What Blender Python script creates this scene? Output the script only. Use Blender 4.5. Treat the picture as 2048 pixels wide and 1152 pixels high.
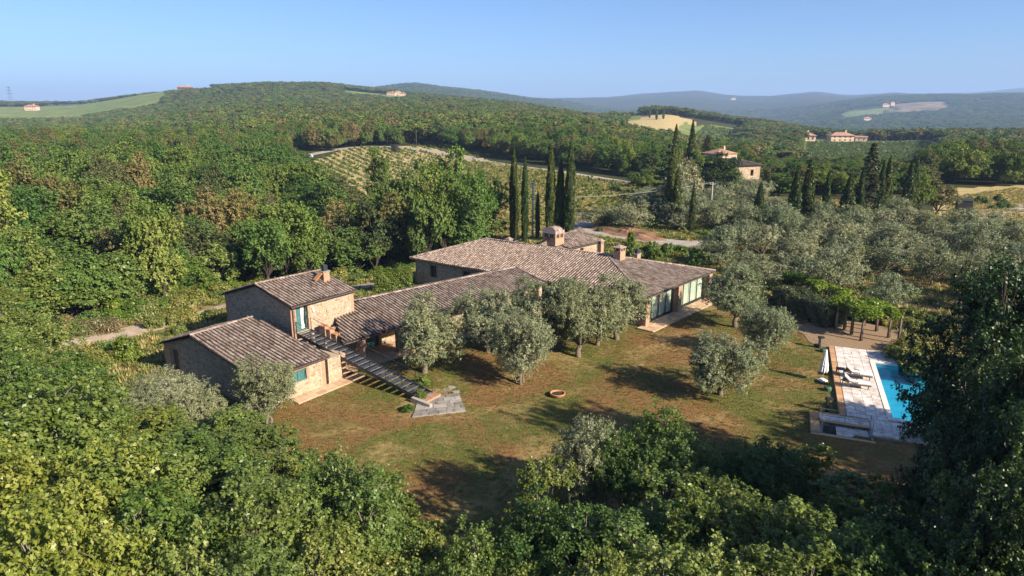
import bpy, math, random
import numpy as np
from mathutils import Vector, Matrix
for o in list(bpy.data.objects): bpy.data.objects.remove(o)
SC = bpy.context.scene
COL = SC.collection
R = math.radians
random.seed(7); RNG = np.random.default_rng(7)

# ------------------------------------------------------------------ camera, sky, sun, exposure
CAM_H = 20.0; FPX = 1365.333; PITCH = math.atan((576-215)/FPX)
SUN_AZ, SUN_EL = R(-36.0), R(29.0)          # azimuth from +X (counter-clockwise), elevation
cam = bpy.data.cameras.new('camera'); cam.lens = 24.0; cam.sensor_width = 36.0; cam.clip_start = .1; cam.clip_end = 40000
co = bpy.data.objects.new('camera', cam); COL.objects.link(co)
co.location = (0, 0, CAM_H); co.rotation_euler = (math.pi/2-PITCH, 0, 0); SC.camera = co
W = bpy.data.worlds.new('World'); SC.world = W; W.use_nodes = True
nt = W.node_tree; bg = nt.nodes['Background']
sky = nt.nodes.new('ShaderNodeTexSky'); sky.sky_type = 'NISHITA'; sky.sun_disc = False
sky.sun_elevation = SUN_EL; sky.sun_rotation = R(90)-SUN_AZ; sky.altitude = 300
sky.air_density = .72; sky.dust_density = 1.2; sky.ozone_density = 6.5
nt.links.new(sky.outputs[0], bg.inputs[0]); bg.inputs[1].default_value = .08
sl = bpy.data.lights.new('sun', 'SUN'); sl.energy = 5.0; sl.angle = R(.53); sl.color = (1.0, .87, .70)
so = bpy.data.objects.new('sun', sl); COL.objects.link(so)
sd = Vector((math.cos(SUN_AZ)*math.cos(SUN_EL), math.sin(SUN_AZ)*math.cos(SUN_EL), math.sin(SUN_EL)))
so.rotation_euler = sd.to_track_quat('Z', 'Y').to_euler(); so.location = sd*200
SC.view_settings.view_transform = 'Standard'; SC.view_settings.look = 'None'
SC.view_settings.exposure = 1.18; SC.view_settings.gamma = 1.0
SC.render.engine = 'CYCLES'
cy = SC.cycles; cy.max_bounces = 5; cy.diffuse_bounces = 2; cy.glossy_bounces = 2; cy.transmission_bounces = 3
cy.transparent_max_bounces = 6; cy.volume_bounces = 0; cy.use_denoising = True; cy.caustics_reflective = False; cy.caustics_refractive = False
cy.sample_clamp_indirect = 4.0

# ------------------------------------------------------------------ pixel -> place
_s, _c = math.sin(PITCH), math.cos(PITCH)
def P(px, py, z=0.0):
    """where the sight line through a pixel meets the level z"""
    x = (px-1024)/FPX; y = (py-576)/FPX
    t = (z-CAM_H)/-(_s+y*_c)
    return Vector((x*t, (_c-y*_s)*t, z))
def G(px, py):                      # on the terrain
    z = 0.0
    for _ in range(12):
        p = P(px, py, z); z = .5*z+.5*float(terrain(np.array([p.x]), np.array([p.y]))[0])
    p.z = z; return p
def at_depth(px, y):                # on the terrain, forward distance y
    x = (px-1024)/FPX*y*_c*1.0
    return Vector((x, y, float(terrain(np.array([x]), np.array([y]))[0])))

# ------------------------------------------------------------------ objects
def link(o, parent=None):
    COL.objects.link(o)
    if parent is not None: o.parent = parent
    return o
def tag(o, label=None, cat=None, group=None, kind=None):
    if label: o['label'] = label
    if cat: o['category'] = cat
    if group: o['group'] = group
    if kind: o['kind'] = kind
    return o
def thing(name, label, cat, loc=(0, 0, 0), rz=0.0, group=None):
    o = bpy.data.objects.new(name, None); o.empty_display_size = .3
    o.location = loc; o.rotation_euler = (0, 0, rz)
    return tag(link(o), label, cat, group)
def inst(name, mesh, parent=None, loc=(0, 0, 0), rz=0.0, sc=1.0):
    o = bpy.data.objects.new(name, mesh); o.location = loc; o.rotation_euler = (0, 0, rz)
    o.scale = (sc,)*3 if not hasattr(sc, '__len__') else sc
    return link(o, parent)
def copy_tree(o, parent=None):
    c = o.copy(); link(c, parent)
    for ch in list(o.children): copy_tree(ch, c)
    return c

class MB:
    """collects polygons, builds one mesh"""
    def __init__(s): s.v = []; s.f = []; s.m = []; s.r = []
    def poly(s, pts, m=0, r=None):
        b = len(s.v); s.v += [tuple(p) for p in pts]; s.f.append(tuple(range(b, b+len(pts)))); s.m.append(m); s.r.append(random.random() if r is None else r)
    def prism(s, pts, d, m=0, r=None):
        """polygon pts swept by vector d"""
        n = len(pts); d = Vector(d); b = len(s.v); r = random.random() if r is None else r
        s.v += [tuple(p) for p in pts]+[tuple(Vector(p)+d) for p in pts]
        fs = [tuple(range(b+n-1, b-1, -1)), tuple(range(b+n, b+2*n))]+[(b+i, b+(i+1) % n, b+n+(i+1) % n, b+n+i) for i in range(n)]
        s.f += fs; s.m += [m]*len(fs); s.r += [r]*len(fs)
    def box(s, c, sz, rz=0.0, m=0, r=None):
        """centre, size"""
        cx, cy_, cz = c; a, b, h = [q/2 for q in sz]; co_, si = math.cos(rz), math.sin(rz)
        pts = [(cx+x*co_-y*si, cy_+x*si+y*co_, cz-h) for x, y in ((-a, -b), (a, -b), (a, b), (-a, b))]
        s.prism(pts, (0, 0, 2*h), m, r)
    def bar(s, p, q, w, h=None, m=0, up=(0, 0, 1)):
        p, q = Vector(p), Vector(q); h = h or w; d = (q-p); t = d.normalized()
        a = t.cross(Vector(up)); a = a.normalized() if a.length > 1e-4 else Vector((1, 0, 0)); b = a.cross(t)
        s.prism([p-a*w/2-b*h/2, p-a*w/2+b*h/2, p+a*w/2+b*h/2, p+a*w/2-b*h/2], d, m)
    def tube(s, pts, rad, n=6, m=0, cap=True):
        pts = [Vector(p) for p in pts]; b = len(s.v); k = len(pts)
        prev = None
        for i, p in enumerate(pts):
            t = (pts[min(i+1, k-1)]-pts[max(i-1, 0)]).normalized()
            a = t.orthogonal().normalized() if prev is None else (prev-t*prev.dot(t)).normalized()
            prev = a; c2 = t.cross(a)
            for j in range(n):
                an = 2*math.pi*j/n; s.v.append(tuple(p+(a*math.cos(an)+c2*math.sin(an))*rad[i]))
        r = random.random()
        for i in range(k-1):
            for j in range(n):
                s.f.append((b+i*n+j, b+i*n+(j+1) % n, b+(i+1)*n+(j+1) % n, b+(i+1)*n+j)); s.m.append(m); s.r.append(r)
        if cap:
            s.f += [tuple(range(b+n-1, b-1, -1)), tuple(range(b+(k-1)*n, b+k*n))]; s.m += [m]*2; s.r += [r]*2
    def lathe(s, prof, n=16, c=(0, 0, 0), m=0):
        b = len(s.v); k = len(prof); r = random.random()
        for (rr, z) in prof:
            for j in range(n):
                an = 2*math.pi*j/n; s.v.append((c[0]+rr*math.cos(an), c[1]+rr*math.sin(an), c[2]+z))
        for i in range(k-1):
            for j in range(n):
                s.f.append((b+i*n+j, b+i*n+(j+1) % n, b+(i+1)*n+(j+1) % n, b+(i+1)*n+j)); s.m.append(m); s.r.append(r)
    def mesh(s, name, mats, smooth=False):
        me = bpy.data.meshes.new(name); me.from_pydata(s.v, [], s.f)
        for q in (mats if isinstance(mats, (list, tuple)) else [mats]): me.materials.append(q)
        me.polygons.foreach_set('material_index', s.m)
        if smooth: me.polygons.foreach_set('use_smooth', [True]*len(s.f))
        at = me.attributes.new('rnd', 'FLOAT', 'FACE'); at.data.foreach_set('value', s.r)
        me.update(); return me
    def build(s, name, mats, parent=None, smooth=False, loc=(0, 0, 0)):
        return inst(name, s.mesh(name, mats, smooth), parent, loc)

def quad_cloud(name, verts, mats, rnd, nside=4, mat_index=None, extra=None):
    """verts (N,nside,3): N separate faces; extra = MB joined in with material slot 1"""
    N = len(verts); V = verts.reshape(-1, 3); nl = N*nside
    ev = np.array(extra.v, float).reshape(-1, 3) if extra and extra.v else np.zeros((0, 3)); ef = extra.f if extra else []
    me = bpy.data.meshes.new(name)
    el = np.array([i for f in ef for i in f], int)+len(V); en = np.array([len(f) for f in ef], int)
    me.vertices.add(len(V)+len(ev)); me.vertices.foreach_set('co', np.concatenate([V, ev]).astype(np.float32).ravel())
    me.loops.add(nl+len(el)); me.loops.foreach_set('vertex_index', np.concatenate([np.arange(nl), el]).astype(np.int32))
    me.polygons.add(N+len(en))
    st = np.concatenate([np.arange(N)*nside, nl+np.concatenate([[0], np.cumsum(en)[:-1]]) if len(en) else np.zeros(0)])
    me.polygons.foreach_set('loop_start', st.astype(np.int32))
    for q in mats: me.materials.append(q)
    mi = np.zeros(N+len(en), np.int32); mi[N:] = 1
    if mat_index is not None: mi[:N] = mat_index
    me.polygons.foreach_set('material_index', mi)
    me.update(calc_edges=True); me.validate()
    at = me.attributes.new('rnd', 'FLOAT', 'FACE')
    at.data.foreach_set('value', np.concatenate([rnd, np.full(len(en), .5)]).astype(np.float32))
    return me

# ------------------------------------------------------------------ materials
def newmat(name):
    m = bpy.data.materials.new(name); m.use_nodes = True
    t = m.node_tree; b = t.nodes['Principled BSDF']; return m, t, b
def N_(t, ty, **kw):
    n = t.nodes.new(ty)
    for k, v in kw.items():
        if k in ('op', ): n.operation = v
        else: n.inputs[k].default_value = v
    return n
def ramp(t, stops, fac):
    r = t.nodes.new('ShaderNodeValToRGB'); e = r.color_ramp.elements
    while len(e) < len(stops): e.new(.5)
    for q, (p, c) in zip(e, stops): q.position = p; q.color = (*c, 1)
    t.links.new(fac, r.inputs[0]); return r.outputs[0]
def rnd_value(t):
    """per-face random plus per-object random, wrapped into 0..1"""
    a = t.nodes.new('ShaderNodeAttribute'); a.attribute_name = 'rnd'
    o = t.nodes.new('ShaderNodeObjectInfo')
    return a.outputs['Fac'], o.outputs['Random']
def math_(t, op, a, b=None, c=None):
    n = t.nodes.new('ShaderNodeMath'); n.operation = op
    for i, q in enumerate((a, b, c)):
        if q is None: continue
        if isinstance(q, (int, float)): n.inputs[i].default_value = q
        else: t.links.new(q, n.inputs[i])
    return n.outputs[0]
def noise(t, scale, detail=4, rough=.55, vec=None, dist=0.0):
    n = t.nodes.new('ShaderNodeTexNoise'); n.inputs['Scale'].default_value = scale; n.inputs['Detail'].default_value = detail
    n.inputs['Roughness'].default_value = rough; n.inputs['Distortion'].default_value = dist
    if vec is None:
        g = t.nodes.new('ShaderNodeNewGeometry'); vec = g.outputs['Position']
    t.links.new(vec, n.inputs['Vector']); return n.outputs['Fac']
def mix(t, fac, a, b, ty='MIX'):
    n = t.nodes.new('ShaderNodeMix'); n.data_type = 'RGBA'; n.blend_type = ty
    for i, q in ((0, fac), (6, a), (7, b)):
        if isinstance(q, (int, float)): n.inputs[i].default_value = q
        elif isinstance(q, tuple): n.inputs[i].default_value = (*q, 1)
        else: t.links.new(q, n.inputs[i])
    return n.outputs[2]
def bump(t, b, h, strength=.5, dist=.02):
    n = t.nodes.new('ShaderNodeBump'); n.inputs['Strength'].default_value = strength; n.inputs['Distance'].default_value = dist
    t.links.new(h, n.inputs['Height']); t.links.new(n.outputs[0], b.inputs['Normal'])
def leaf_mat(name, stops, trans=.30, tcol=None, gloss=.45, rough=.45, objvar=.35, tint=1.0):
    m, t, b = newmat(name)
    f, o = rnd_value(t)
    v = math_(t, 'ADD', math_(t, 'MULTIPLY', f, 1-objvar), math_(t, 'MULTIPLY', o, objvar))
    c = mix(t, tint, ramp(t, stops, v), ramp(t, [(0, (.62, .80, .70)), (.3, (.85, .95, .8)), (.55, (1, 1, 1)), (.8, (1.18, 1.08, .8)), (1, (1.02, .95, .85))], math_(t, 'FRACT', math_(t, 'MULTIPLY', o, 7.31))), 'MULTIPLY')
    t.links.new(c, b.inputs['Base Color']); b.inputs['Roughness'].default_value = rough; b.inputs['Specular IOR Level'].default_value = gloss
    tr = t.nodes.new('ShaderNodeBsdfTranslucent')
    t.links.new(mix(t, 1.0, c, tcol or (1.0, 1.0, .45), 'MULTIPLY'), tr.inputs[0])
    mx = t.nodes.new('ShaderNodeMixShader'); mx.inputs[0].default_value = trans
    t.links.new(b.outputs[0], mx.inputs[1]); t.links.new(tr.outputs[0], mx.inputs[2])
    t.links.new(mx.outputs[0], t.nodes['Material Output'].inputs[0]); return m
def flat_mat(name, col, rough=.7, var=.25, scale=6, metal=0.0, spec=.3, bmp=.0):
    m, t, b = newmat(name)
    n = noise(t, scale); d = tuple(q*(1-var) for q in col); l = tuple(min(1, q*(1+var)) for q in col)
    t.links.new(ramp(t, [(.3, d), (.7, l)], n), b.inputs['Base Color'])
    b.inputs['Roughness'].default_value = rough; b.inputs['Metallic'].default_value = metal; b.inputs['Specular IOR Level'].default_value = spec
    if bmp: bump(t, b, noise(t, scale*4), bmp)
    return m
M = {}
M['oak'] = leaf_mat('oak_leaf', [(0, (0.062, 0.106, 0.024)), (.35, (0.117, 0.172, 0.039)), (.7, (0.197, 0.245, 0.057)), (1, (0.333, 0.334, 0.129))], .32)
M['oakyellow'] = leaf_mat('oak_leaf_young', [(0, (0.076, 0.125, 0.023)), (.4, (0.143, 0.200, 0.039)), (.8, (0.235, 0.280, 0.065)), (1, (0.367, 0.370, 0.156))], .35)
M['oakdark'] = leaf_mat('holm_oak_leaf', [(0, (.018, .040, .010)), (.5, (.040, .078, .018)), (1, (.10, .145, .035))], .18)
M['forest'] = leaf_mat('wood_leaf', [(0, (0.062, 0.114, 0.030)), (.35, (0.107, 0.175, 0.043)), (.75, (0.178, 0.243, 0.062)), (1, (0.274, 0.296, 0.115))], .25, gloss=.2, rough=.6, objvar=.6)
M['forest2'] = leaf_mat('wood_leaf_grey', [(0, (0.087, 0.103, 0.043)), (.5, (0.157, 0.158, 0.064)), (1, (0.252, 0.205, 0.108))], .25, gloss=.2, rough=.6, objvar=.55)
M['pine'] = leaf_mat('pine_needle', [(0, (0.066, 0.096, 0.018)), (.5, (0.132, 0.150, 0.026)), (1, (0.198, 0.192, 0.042))], .15, objvar=.5)
M['olive'] = leaf_mat('olive_leaf', [(0, (0.114, 0.145, 0.076)), (.4, (0.206, 0.235, 0.127)), (.75, (0.301, 0.320, 0.189)), (1, (0.483, 0.483, 0.354))], .22, (1, 1, .7), .3, .45, tint=.4)
M['cypress'] = leaf_mat('cypress_leaf', [(0, (0.026, 0.044, 0.013)), (.5, (0.055, 0.081, 0.019)), (1, (0.112, 0.131, 0.035))], .12)
M['cedar'] = leaf_mat('cedar_needle', [(0, (0.034, 0.054, 0.026)), (.5, (0.066, 0.096, 0.046)), (1, (0.120, 0.144, 0.072))], .12)
M['spruce'] = leaf_mat('dull_conifer', [(0, (.035, .042, .018)), (.5, (.065, .07, .03)), (1, (.11, .105, .05))], .12)
M['hedge'] = leaf_mat('hedge_leaf', [(0, (.06, .10, .012)), (.5, (.12, .18, .02)), (1, (.22, .26, .04))], .3)
M['shrub'] = leaf_mat('shrub_leaf', [(0, (0.092, 0.119, 0.027)), (.5, (0.184, 0.206, 0.050)), (1, (0.315, 0.288, 0.112))], .3, objvar=.6)
M['dryshrub'] = leaf_mat('dry_shrub', [(0, (.14, .10, .05)), (.5, (.24, .18, .09)), (1, (.34, .27, .15))], .2)
M['vine'] = leaf_mat('vine_leaf', [(0, (.08, .13, .012)), (.5, (.17, .24, .02)), (1, (.33, .37, .045))], .4)
M['fieldvine'] = leaf_mat('field_vine_leaf', [(0, (0.060, 0.102, 0.017)), (.5, (0.120, 0.180, 0.026)), (1, (0.228, 0.264, 0.054))], .3)
M['blossom'] = leaf_mat('grey_blossom_leaf', [(0, (.10, .12, .06)), (.5, (.24, .26, .17)), (1, (.45, .45, .35))], .2)
M['drygrass'] = leaf_mat('dry_grass', [(0, (.15, .080, .032)), (.5, (.27, .165, .065)), (1, (.44, .32, .14))], .3)
M['strawgrass'] = leaf_mat('straw_grass', [(0, (.20, .17, .06)), (.5, (.36, .29, .12)), (1, (.52, .42, .20))], .3)
M['greengrass'] = leaf_mat('green_grass', [(0, (.08, .12, .02)), (.5, (.15, .19, .035)), (1, (.26, .26, .07))], .3)
M['bark'] = flat_mat('bark', (.060, .048, .036), .9, .4, 9, bmp=.6)
M['twig'] = flat_mat('grey_twig_bark', (.19, .165, .135), .9, .35, 9, bmp=.6)
M['barkpale'] = flat_mat('olive_bark', (.15, .122, .092), .9, .4, 9, bmp=.6)

def tile_material():
    m, t, b = newmat('old_clay_tile')
    f, o = rnd_value(t)
    v = math_(t, 'FRACT', math_(t, 'ADD', f, o))
    c = ramp(t, [(0, (.15, .108, .085)), (.25, (.22, .162, .130)), (.6, (.28, .212, .172)), (.9, (.35, .275, .23)), (.97, (.41, .34, .295)), (1, (.31, .165, .105))], v)
    li = ramp(t, [(.50, (0, 0, 0)), (.66, (1, 1, 1))], noise(t, 3.2, 5, .7))
    c = mix(t, math_(t, 'MULTIPLY', li, .50), c, (.38, .33, .28))
    dk = ramp(t, [(.54, (0, 0, 0)), (.68, (1, 1, 1))], noise(t, 7.0, 4, .7))
    c = mix(t, math_(t, 'MULTIPLY', dk, .5), c, (.10, .078, .064))
    t.links.new(c, b.inputs['Base Color']); b.inputs['Roughness'].default_value = .9; b.inputs['Specular IOR Level'].default_value = .2
    bump(t, b, noise(t, 40), .5, .01); return m
M['tile'] = tile_material()
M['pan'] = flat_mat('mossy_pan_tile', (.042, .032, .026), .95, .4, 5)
def stone_material():
    m, t, b = newmat('field_stone')
    f, o = rnd_value(t)
    v = math_(t, 'FRACT', math_(t, 'ADD', f, o))
    c = ramp(t, [(0, (.23, .16, .105)), (.2, (.32, .24, .16)), (.45, (.38, .30, .21)), (.7, (.45, .37, .27)), (.9, (.30, .245, .19)), (1, (.34, .20, .125))], v)
    c = mix(t, math_(t, 'MULTIPLY', noise(t, 18, 5), .35), c, (.20, .16, .12))
    t.links.new(c, b.inputs['Base Color']); b.inputs['Roughness'].default_value = .92
    bump(t, b, noise(t, 30), .6, .02); return m
M['stone'] = stone_material()
M['mortar'] = flat_mat('lime_mortar', (.40, .315, .22), .95, .22, 5, bmp=.5)
def brick_material():
    m, t, b = newmat('brick')
    br = t.nodes.new('ShaderNodeTexBrick'); br.inputs['Scale'].default_value = 1.0
    br.inputs['Brick Width'].default_value = .27; br.inputs['Row Height'].default_value = .075; br.inputs['Mortar Size'].default_value = .009
    br.inputs['Color1'].default_value = (.27, .125, .072, 1); br.inputs['Color2'].default_value = (.36, .195, .115, 1); br.inputs['Mortar'].default_value = (.45, .37, .28, 1)
    g = t.nodes.new('ShaderNodeNewGeometry'); sp = t.nodes.new('ShaderNodeSeparateXYZ'); t.links.new(g.outputs['Position'], sp.inputs[0])
    cb = t.nodes.new('ShaderNodeCombineXYZ')
    t.links.new(math_(t, 'ADD', math_(t, 'MULTIPLY', sp.outputs[0], .9), math_(t, 'MULTIPLY', sp.outputs[1], .75)), cb.inputs[0]); t.links.new(sp.outputs[2], cb.inputs[1])
    t.links.new(cb.outputs[0], br.inputs['Vector'])
    c = mix(t, math_(t, 'MULTIPLY', noise(t, 6, 5), .5), br.outputs['Color'], (.34, .215, .14))
    t.links.new(c, b.inputs['Base Color']); b.inputs['Roughness'].default_value = .9
    bump(t, b, br.outputs['Fac'], -.5, .01); return m
M['brick'] = brick_material()
M['terracotta'] = flat_mat('terracotta', (.42, .20, .095), .85, .3, 8, bmp=.3)
M['cotto'] = flat_mat('cotto_paving', (.46, .31, .19), .9, .3, 3, bmp=.3)
M['iron'] = flat_mat('painted_iron', (.045, .050, .058), .5, .25, 10, .3, .5)
M['tread'] = flat_mat('steel_tread', (.07, .078, .09), .55, .3, 6, .3, .5)
M['galv'] = flat_mat('galvanised_edge', (.34, .35, .36), .45, .2, 6, .5, .5)
M['gutter'] = flat_mat('brown_gutter', (.075, .055, .045), .6, .25, 5)
M['wood'] = flat_mat('weathered_wood', (.14, .105, .078), .85, .35, 12)
M['woodpale'] = flat_mat('grey_pole_wood', (.30, .26, .22), .9, .25, 12)
M['tealdoor'] = flat_mat('teal_paint', (.055, .145, .145), .45, .2, 5)
M['white'] = flat_mat('white_cloth', (.78, .77, .73), .85, .06, 6)
M['curtain'] = flat_mat('pale_curtain', (.74, .79, .70), .8, .10, 3)
M['black'] = flat_mat('black_metal', (.02, .02, .022), .5, .3, 6)
M['slab'] = flat_mat('grey_stone_slab', (.26, .235, .205), .9, .5, 2.2, bmp=.5)
M['glassdark'] = flat_mat('dark_interior', (.03, .032, .03), .4, .3, 3)
M['plaster'] = flat_mat('far_plaster', (.55, .40, .29), .9, .15, .3)
M['farroof'] = flat_mat('far_roof', (.36, .20, .14), .9, .25, .5)
M['asphalt'] = flat_mat('pale_gravel_road', (.34, .30, .26), .95, .18, .6, bmp=.3)
M['pathmat'] = flat_mat('pale_earth_path', (.38, .30, .215), .95, .25, 1.2, bmp=.4)
M['dirt'] = flat_mat('bare_earth', (.25, .140, .078), .95, .3, .5, bmp=.4)

# ------------------------------------------------------------------ terrain
_ROWS = np.array([180, 250, 400, 600, 900, 1300, 1600, 2600, 3500, 6500, 10000, 14000.])
_T = {  # picture column -> height above the lawn at those distances
 -600: [0, 0, 0, -3, 0, 20, 26, 10, 0, 0, 0, 0],
 0:    [0, 0, -1, -4, -2, 17, 25, 10, 0, 0, 0, 0],
 160:  [0, 0, -1, -4, -2, 19, 30, 10, 0, 0, 0, 0],
 250:  [0, 0, -1, -3, 1, 28, 42, 20, 0, 0, 0, 0],
 340:  [0, 0, 0, 0, 5, 38, 53, 30, 10, 0, 0, 0],
 430:  [0, 0, 1, 4, 10, 42, 57, 40, 20, 0, 0, 0],
 540:  [0, 0, 3, 7, 14, 52, 68, 50, 40, 0, 0, 0],
 650:  [0, 0, 3, 8, 14, 54, 71, 60, 60, 0, 0, 0],
 740:  [0, 0, 3, 9, 16, 44, 56, 60, 100, 40, 0, 0],
 830:  [0, 0, 3, 10, 19, 38, 40, 60, 134, 60, 0, 0],
 920:  [0, 0, 3, 10, 20, 30, 28, 50, 112, 70, 0, 0],
 1020: [0, 0, 3, 9, 18, 18, 10, 20, 76, 100, 60, 0],
 1110: [0, 0, 3, 8, 10, 4, -4, -10, 40, 100, 80, 0],
 1200: [0, -1, 2, 3, 0, -10, -20, -40, -10, 116, 90, 0],
 1270: [0, -2, -1, -2, 8, -6, -25, -50, -20, 134, 100, 0],
 1330: [0, -3, -5, -4, 9, -2, -25, -50, -30, 150, 100, 0],
 1390: [0, -3, -8, -8, 3, -2, -28, -50, -30, 172, 100, 0],
 1460: [0, -3, -10, -10, -4, -9, -34, -52, -30, 136, 100, 0],
 1540: [0, -3, -11, -9, -8, -20, -42, -50, -25, 130, 120, 0],
 1620: [0, -3, -11, -8, -14, -30, -50, -40, 0, 158, 140, 0],
 1700: [0, -3, -11, -10, -18, -38, -55, -28, 42, 115, 160, 0],
 1790: [0, -3, -11, -11, -22, -44, -58, -20, 60, 153, 180, 0],
 1850: [0, -3, -10, -11, -24, -46, -60, -16, 66, 132, 200, 0],
 1950: [0, -2, -8, -11, -26, -48, -60, -12, 72, 120, 235, 0],
 2060: [0, -2, -7, -11, -26, -48, -60, -8, 84, 120, 295, 0],
 2600: [0, -2, -7, -11, -26, -48, -60, -8, 90, 120, 300, 0]}
def _grid():
    ax = np.array(sorted(_T)); z = np.array([_T[k] for k in ax], float)
    A = np.linspace(-1.25, 1.25, 501); ca = (ax-1024)*_c/FPX
    L = np.linspace(math.log(100), math.log(14000), 241); lr = np.log(_ROWS)
    g = np.stack([np.interp(A, ca, z[:, j]) for j in range(len(_ROWS))], 1)
    g = np.stack([np.interp(L, lr, g[i], left=0) for i in range(len(A))], 0)
    k = np.exp(-np.linspace(-2, 2, 9)**2); k /= k.sum()
    for ax_ in (0, 1):
        pad = np.pad(g, [(4, 4) if q == ax_ else (0, 0) for q in (0, 1)], mode='edge')
        g = sum(w*np.take(pad, range(i, i+g.shape[ax_]), axis=ax_) for i, w in enumerate(k))
    return A, L, g
_A, _L, _Gz = _grid()
def terrain(x, y):
    x = np.asarray(x, float); y = np.asarray(y, float); ys = np.maximum(y, 1.0)
    a = np.clip((x/ys+1.25)/2.5*500, 0, 499.999); l = np.clip((np.log(np.maximum(ys, 100))-_L[0])/(_L[-1]-_L[0])*240, 0, 239.999)
    i = a.astype(int); j = l.astype(int); u = a-i; v = l-j
    z = _Gz[i, j]*(1-u)*(1-v)+_Gz[i+1, j]*u*(1-v)+_Gz[i, j+1]*(1-u)*v+_Gz[i+1, j+1]*u*v
    w = np.clip((y-250)/400, 0, 1)
    z = z+w*(3*np.sin(x*.011+y*.006)+2.2*np.sin(y*.017-x*.008+1)+np.clip((y-1500)/2500, 0, 4)*5*np.sin(x*.0041+2)*np.sin(y*.0032))
    z = z-7.5*np.exp(-((x+33)**2+(y-112)**2)/(24.0**2))       # the wooded dip below the vineyard
    near = np.clip(1-(y-20)/160, 0, 1)
    return z+.05*np.sin(x*.31+1)*np.sin(y*.23)*near
def inside(x, y, poly):
    x = np.asarray(x); r = np.zeros(x.shape, bool); n = len(poly)
    for i in range(n):
        x0, y0 = poly[i][0], poly[i][1]; x1, y1 = poly[(i+1) % n][0], poly[(i+1) % n][1]
        if y0 == y1: continue
        r ^= ((y0 > y) != (y1 > y)) & (x < (x1-x0)*(y-y0)/(y1-y0)+x0)
    return r
def wobble(px, y): return px+(9*np.sin(y*.012)+6*np.sin(y*.029+1))*(y > 450)
def pxpoly(pts): return [tuple(P(a, b, 0))[:2] for a, b in pts]
# pool frame: s to the right of the deck's left edge, t towards the camera
PO = P(1668, 696).to_2d(); PE1 = Vector((-.36754, -.93001)); PE2 = Vector((.93001, -.36754))
def pool(s, t, z=0.0): q = PO+PE2*s+PE1*t; return Vector((q.x, q.y, z))
POOL_RZ = math.atan2(PE2.y, PE2.x)

VINEYARD = pxpoly([(612, 328), (700, 305), (880, 302), (1000, 328), (1290, 368), (1272, 400), (1165, 440), (1010, 472), (985, 455), (860, 440), (735, 402)])
GARDEN = pxpoly([(575, 900), (600, 800), (700, 745), (900, 640), (1290, 655), (1425, 598), (1540, 592), (1700, 690), (1900, 740), (2000, 900), (1800, 1152), (700, 1152)])
LAWN_EDGE = pxpoly([(585, 905), (520, 870), (470, 830), (440, 800), (500, 770), (600, 770), (700, 745), (780, 690), (1290, 640), (1425, 598), (1545, 605), (1600, 625), (1660, 690), (1700, 850), (1870, 895), (1950, 1000), (1300, 1150), (900, 1110), (800, 990), (690, 960)])
GROVE = pxpoly([(1425, 560), (1415, 472), (1320, 462), (1285, 425), (1300, 400), (1480, 392), (1700, 402), (1870, 425), (1900, 455), (2100, 430), (2300, 560), (2100, 760), (1850, 690), (1690, 612), (1545, 590)])
FORESTN = pxpoly([(-900, 655), (60, 655), (330, 595), (480, 565), (640, 532), (830, 500), (985, 472), (985, 455), (860, 436), (735, 402), (612, 328), (640, 297), (880, 291), (1000, 318), (1290, 352), (1330, 345), (1330, 300), (-900, 300)])
YARD = pxpoly([(90, 770), (20, 700), (300, 622), (480, 566), (830, 508), (980, 482), (1150, 425), (1330, 400), (1450, 470), (1440, 545), (900, 590), (480, 700), (310, 800)])
ROADS = [  # (pixel path on the ground, width)
 ([(1440, 486), (1390, 490), (1330, 484), (1260, 473), (1200, 464), (1120, 452), (1040, 458), (985, 480)], 5.0),
 ([(1195, 463), (1165, 446), (1150, 436), (1190, 424)], 4.0),
 ([(1285, 366), (1240, 359), (1160, 347), (1080, 339), (1000, 329), (930, 319), (860, 310), (800, 304), (720, 303), (640, 312), (600, 318)], 5.0),
 ([(1880, 462), (1925, 447), (1975, 431), (2060, 411), (2250, 380)], 6.5),
 ([(40, 700), (140, 686), (215, 672), (300, 652), (380, 635), (450, 612), (560, 585), (700, 562), (760, 556)], 3.2)]

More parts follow.
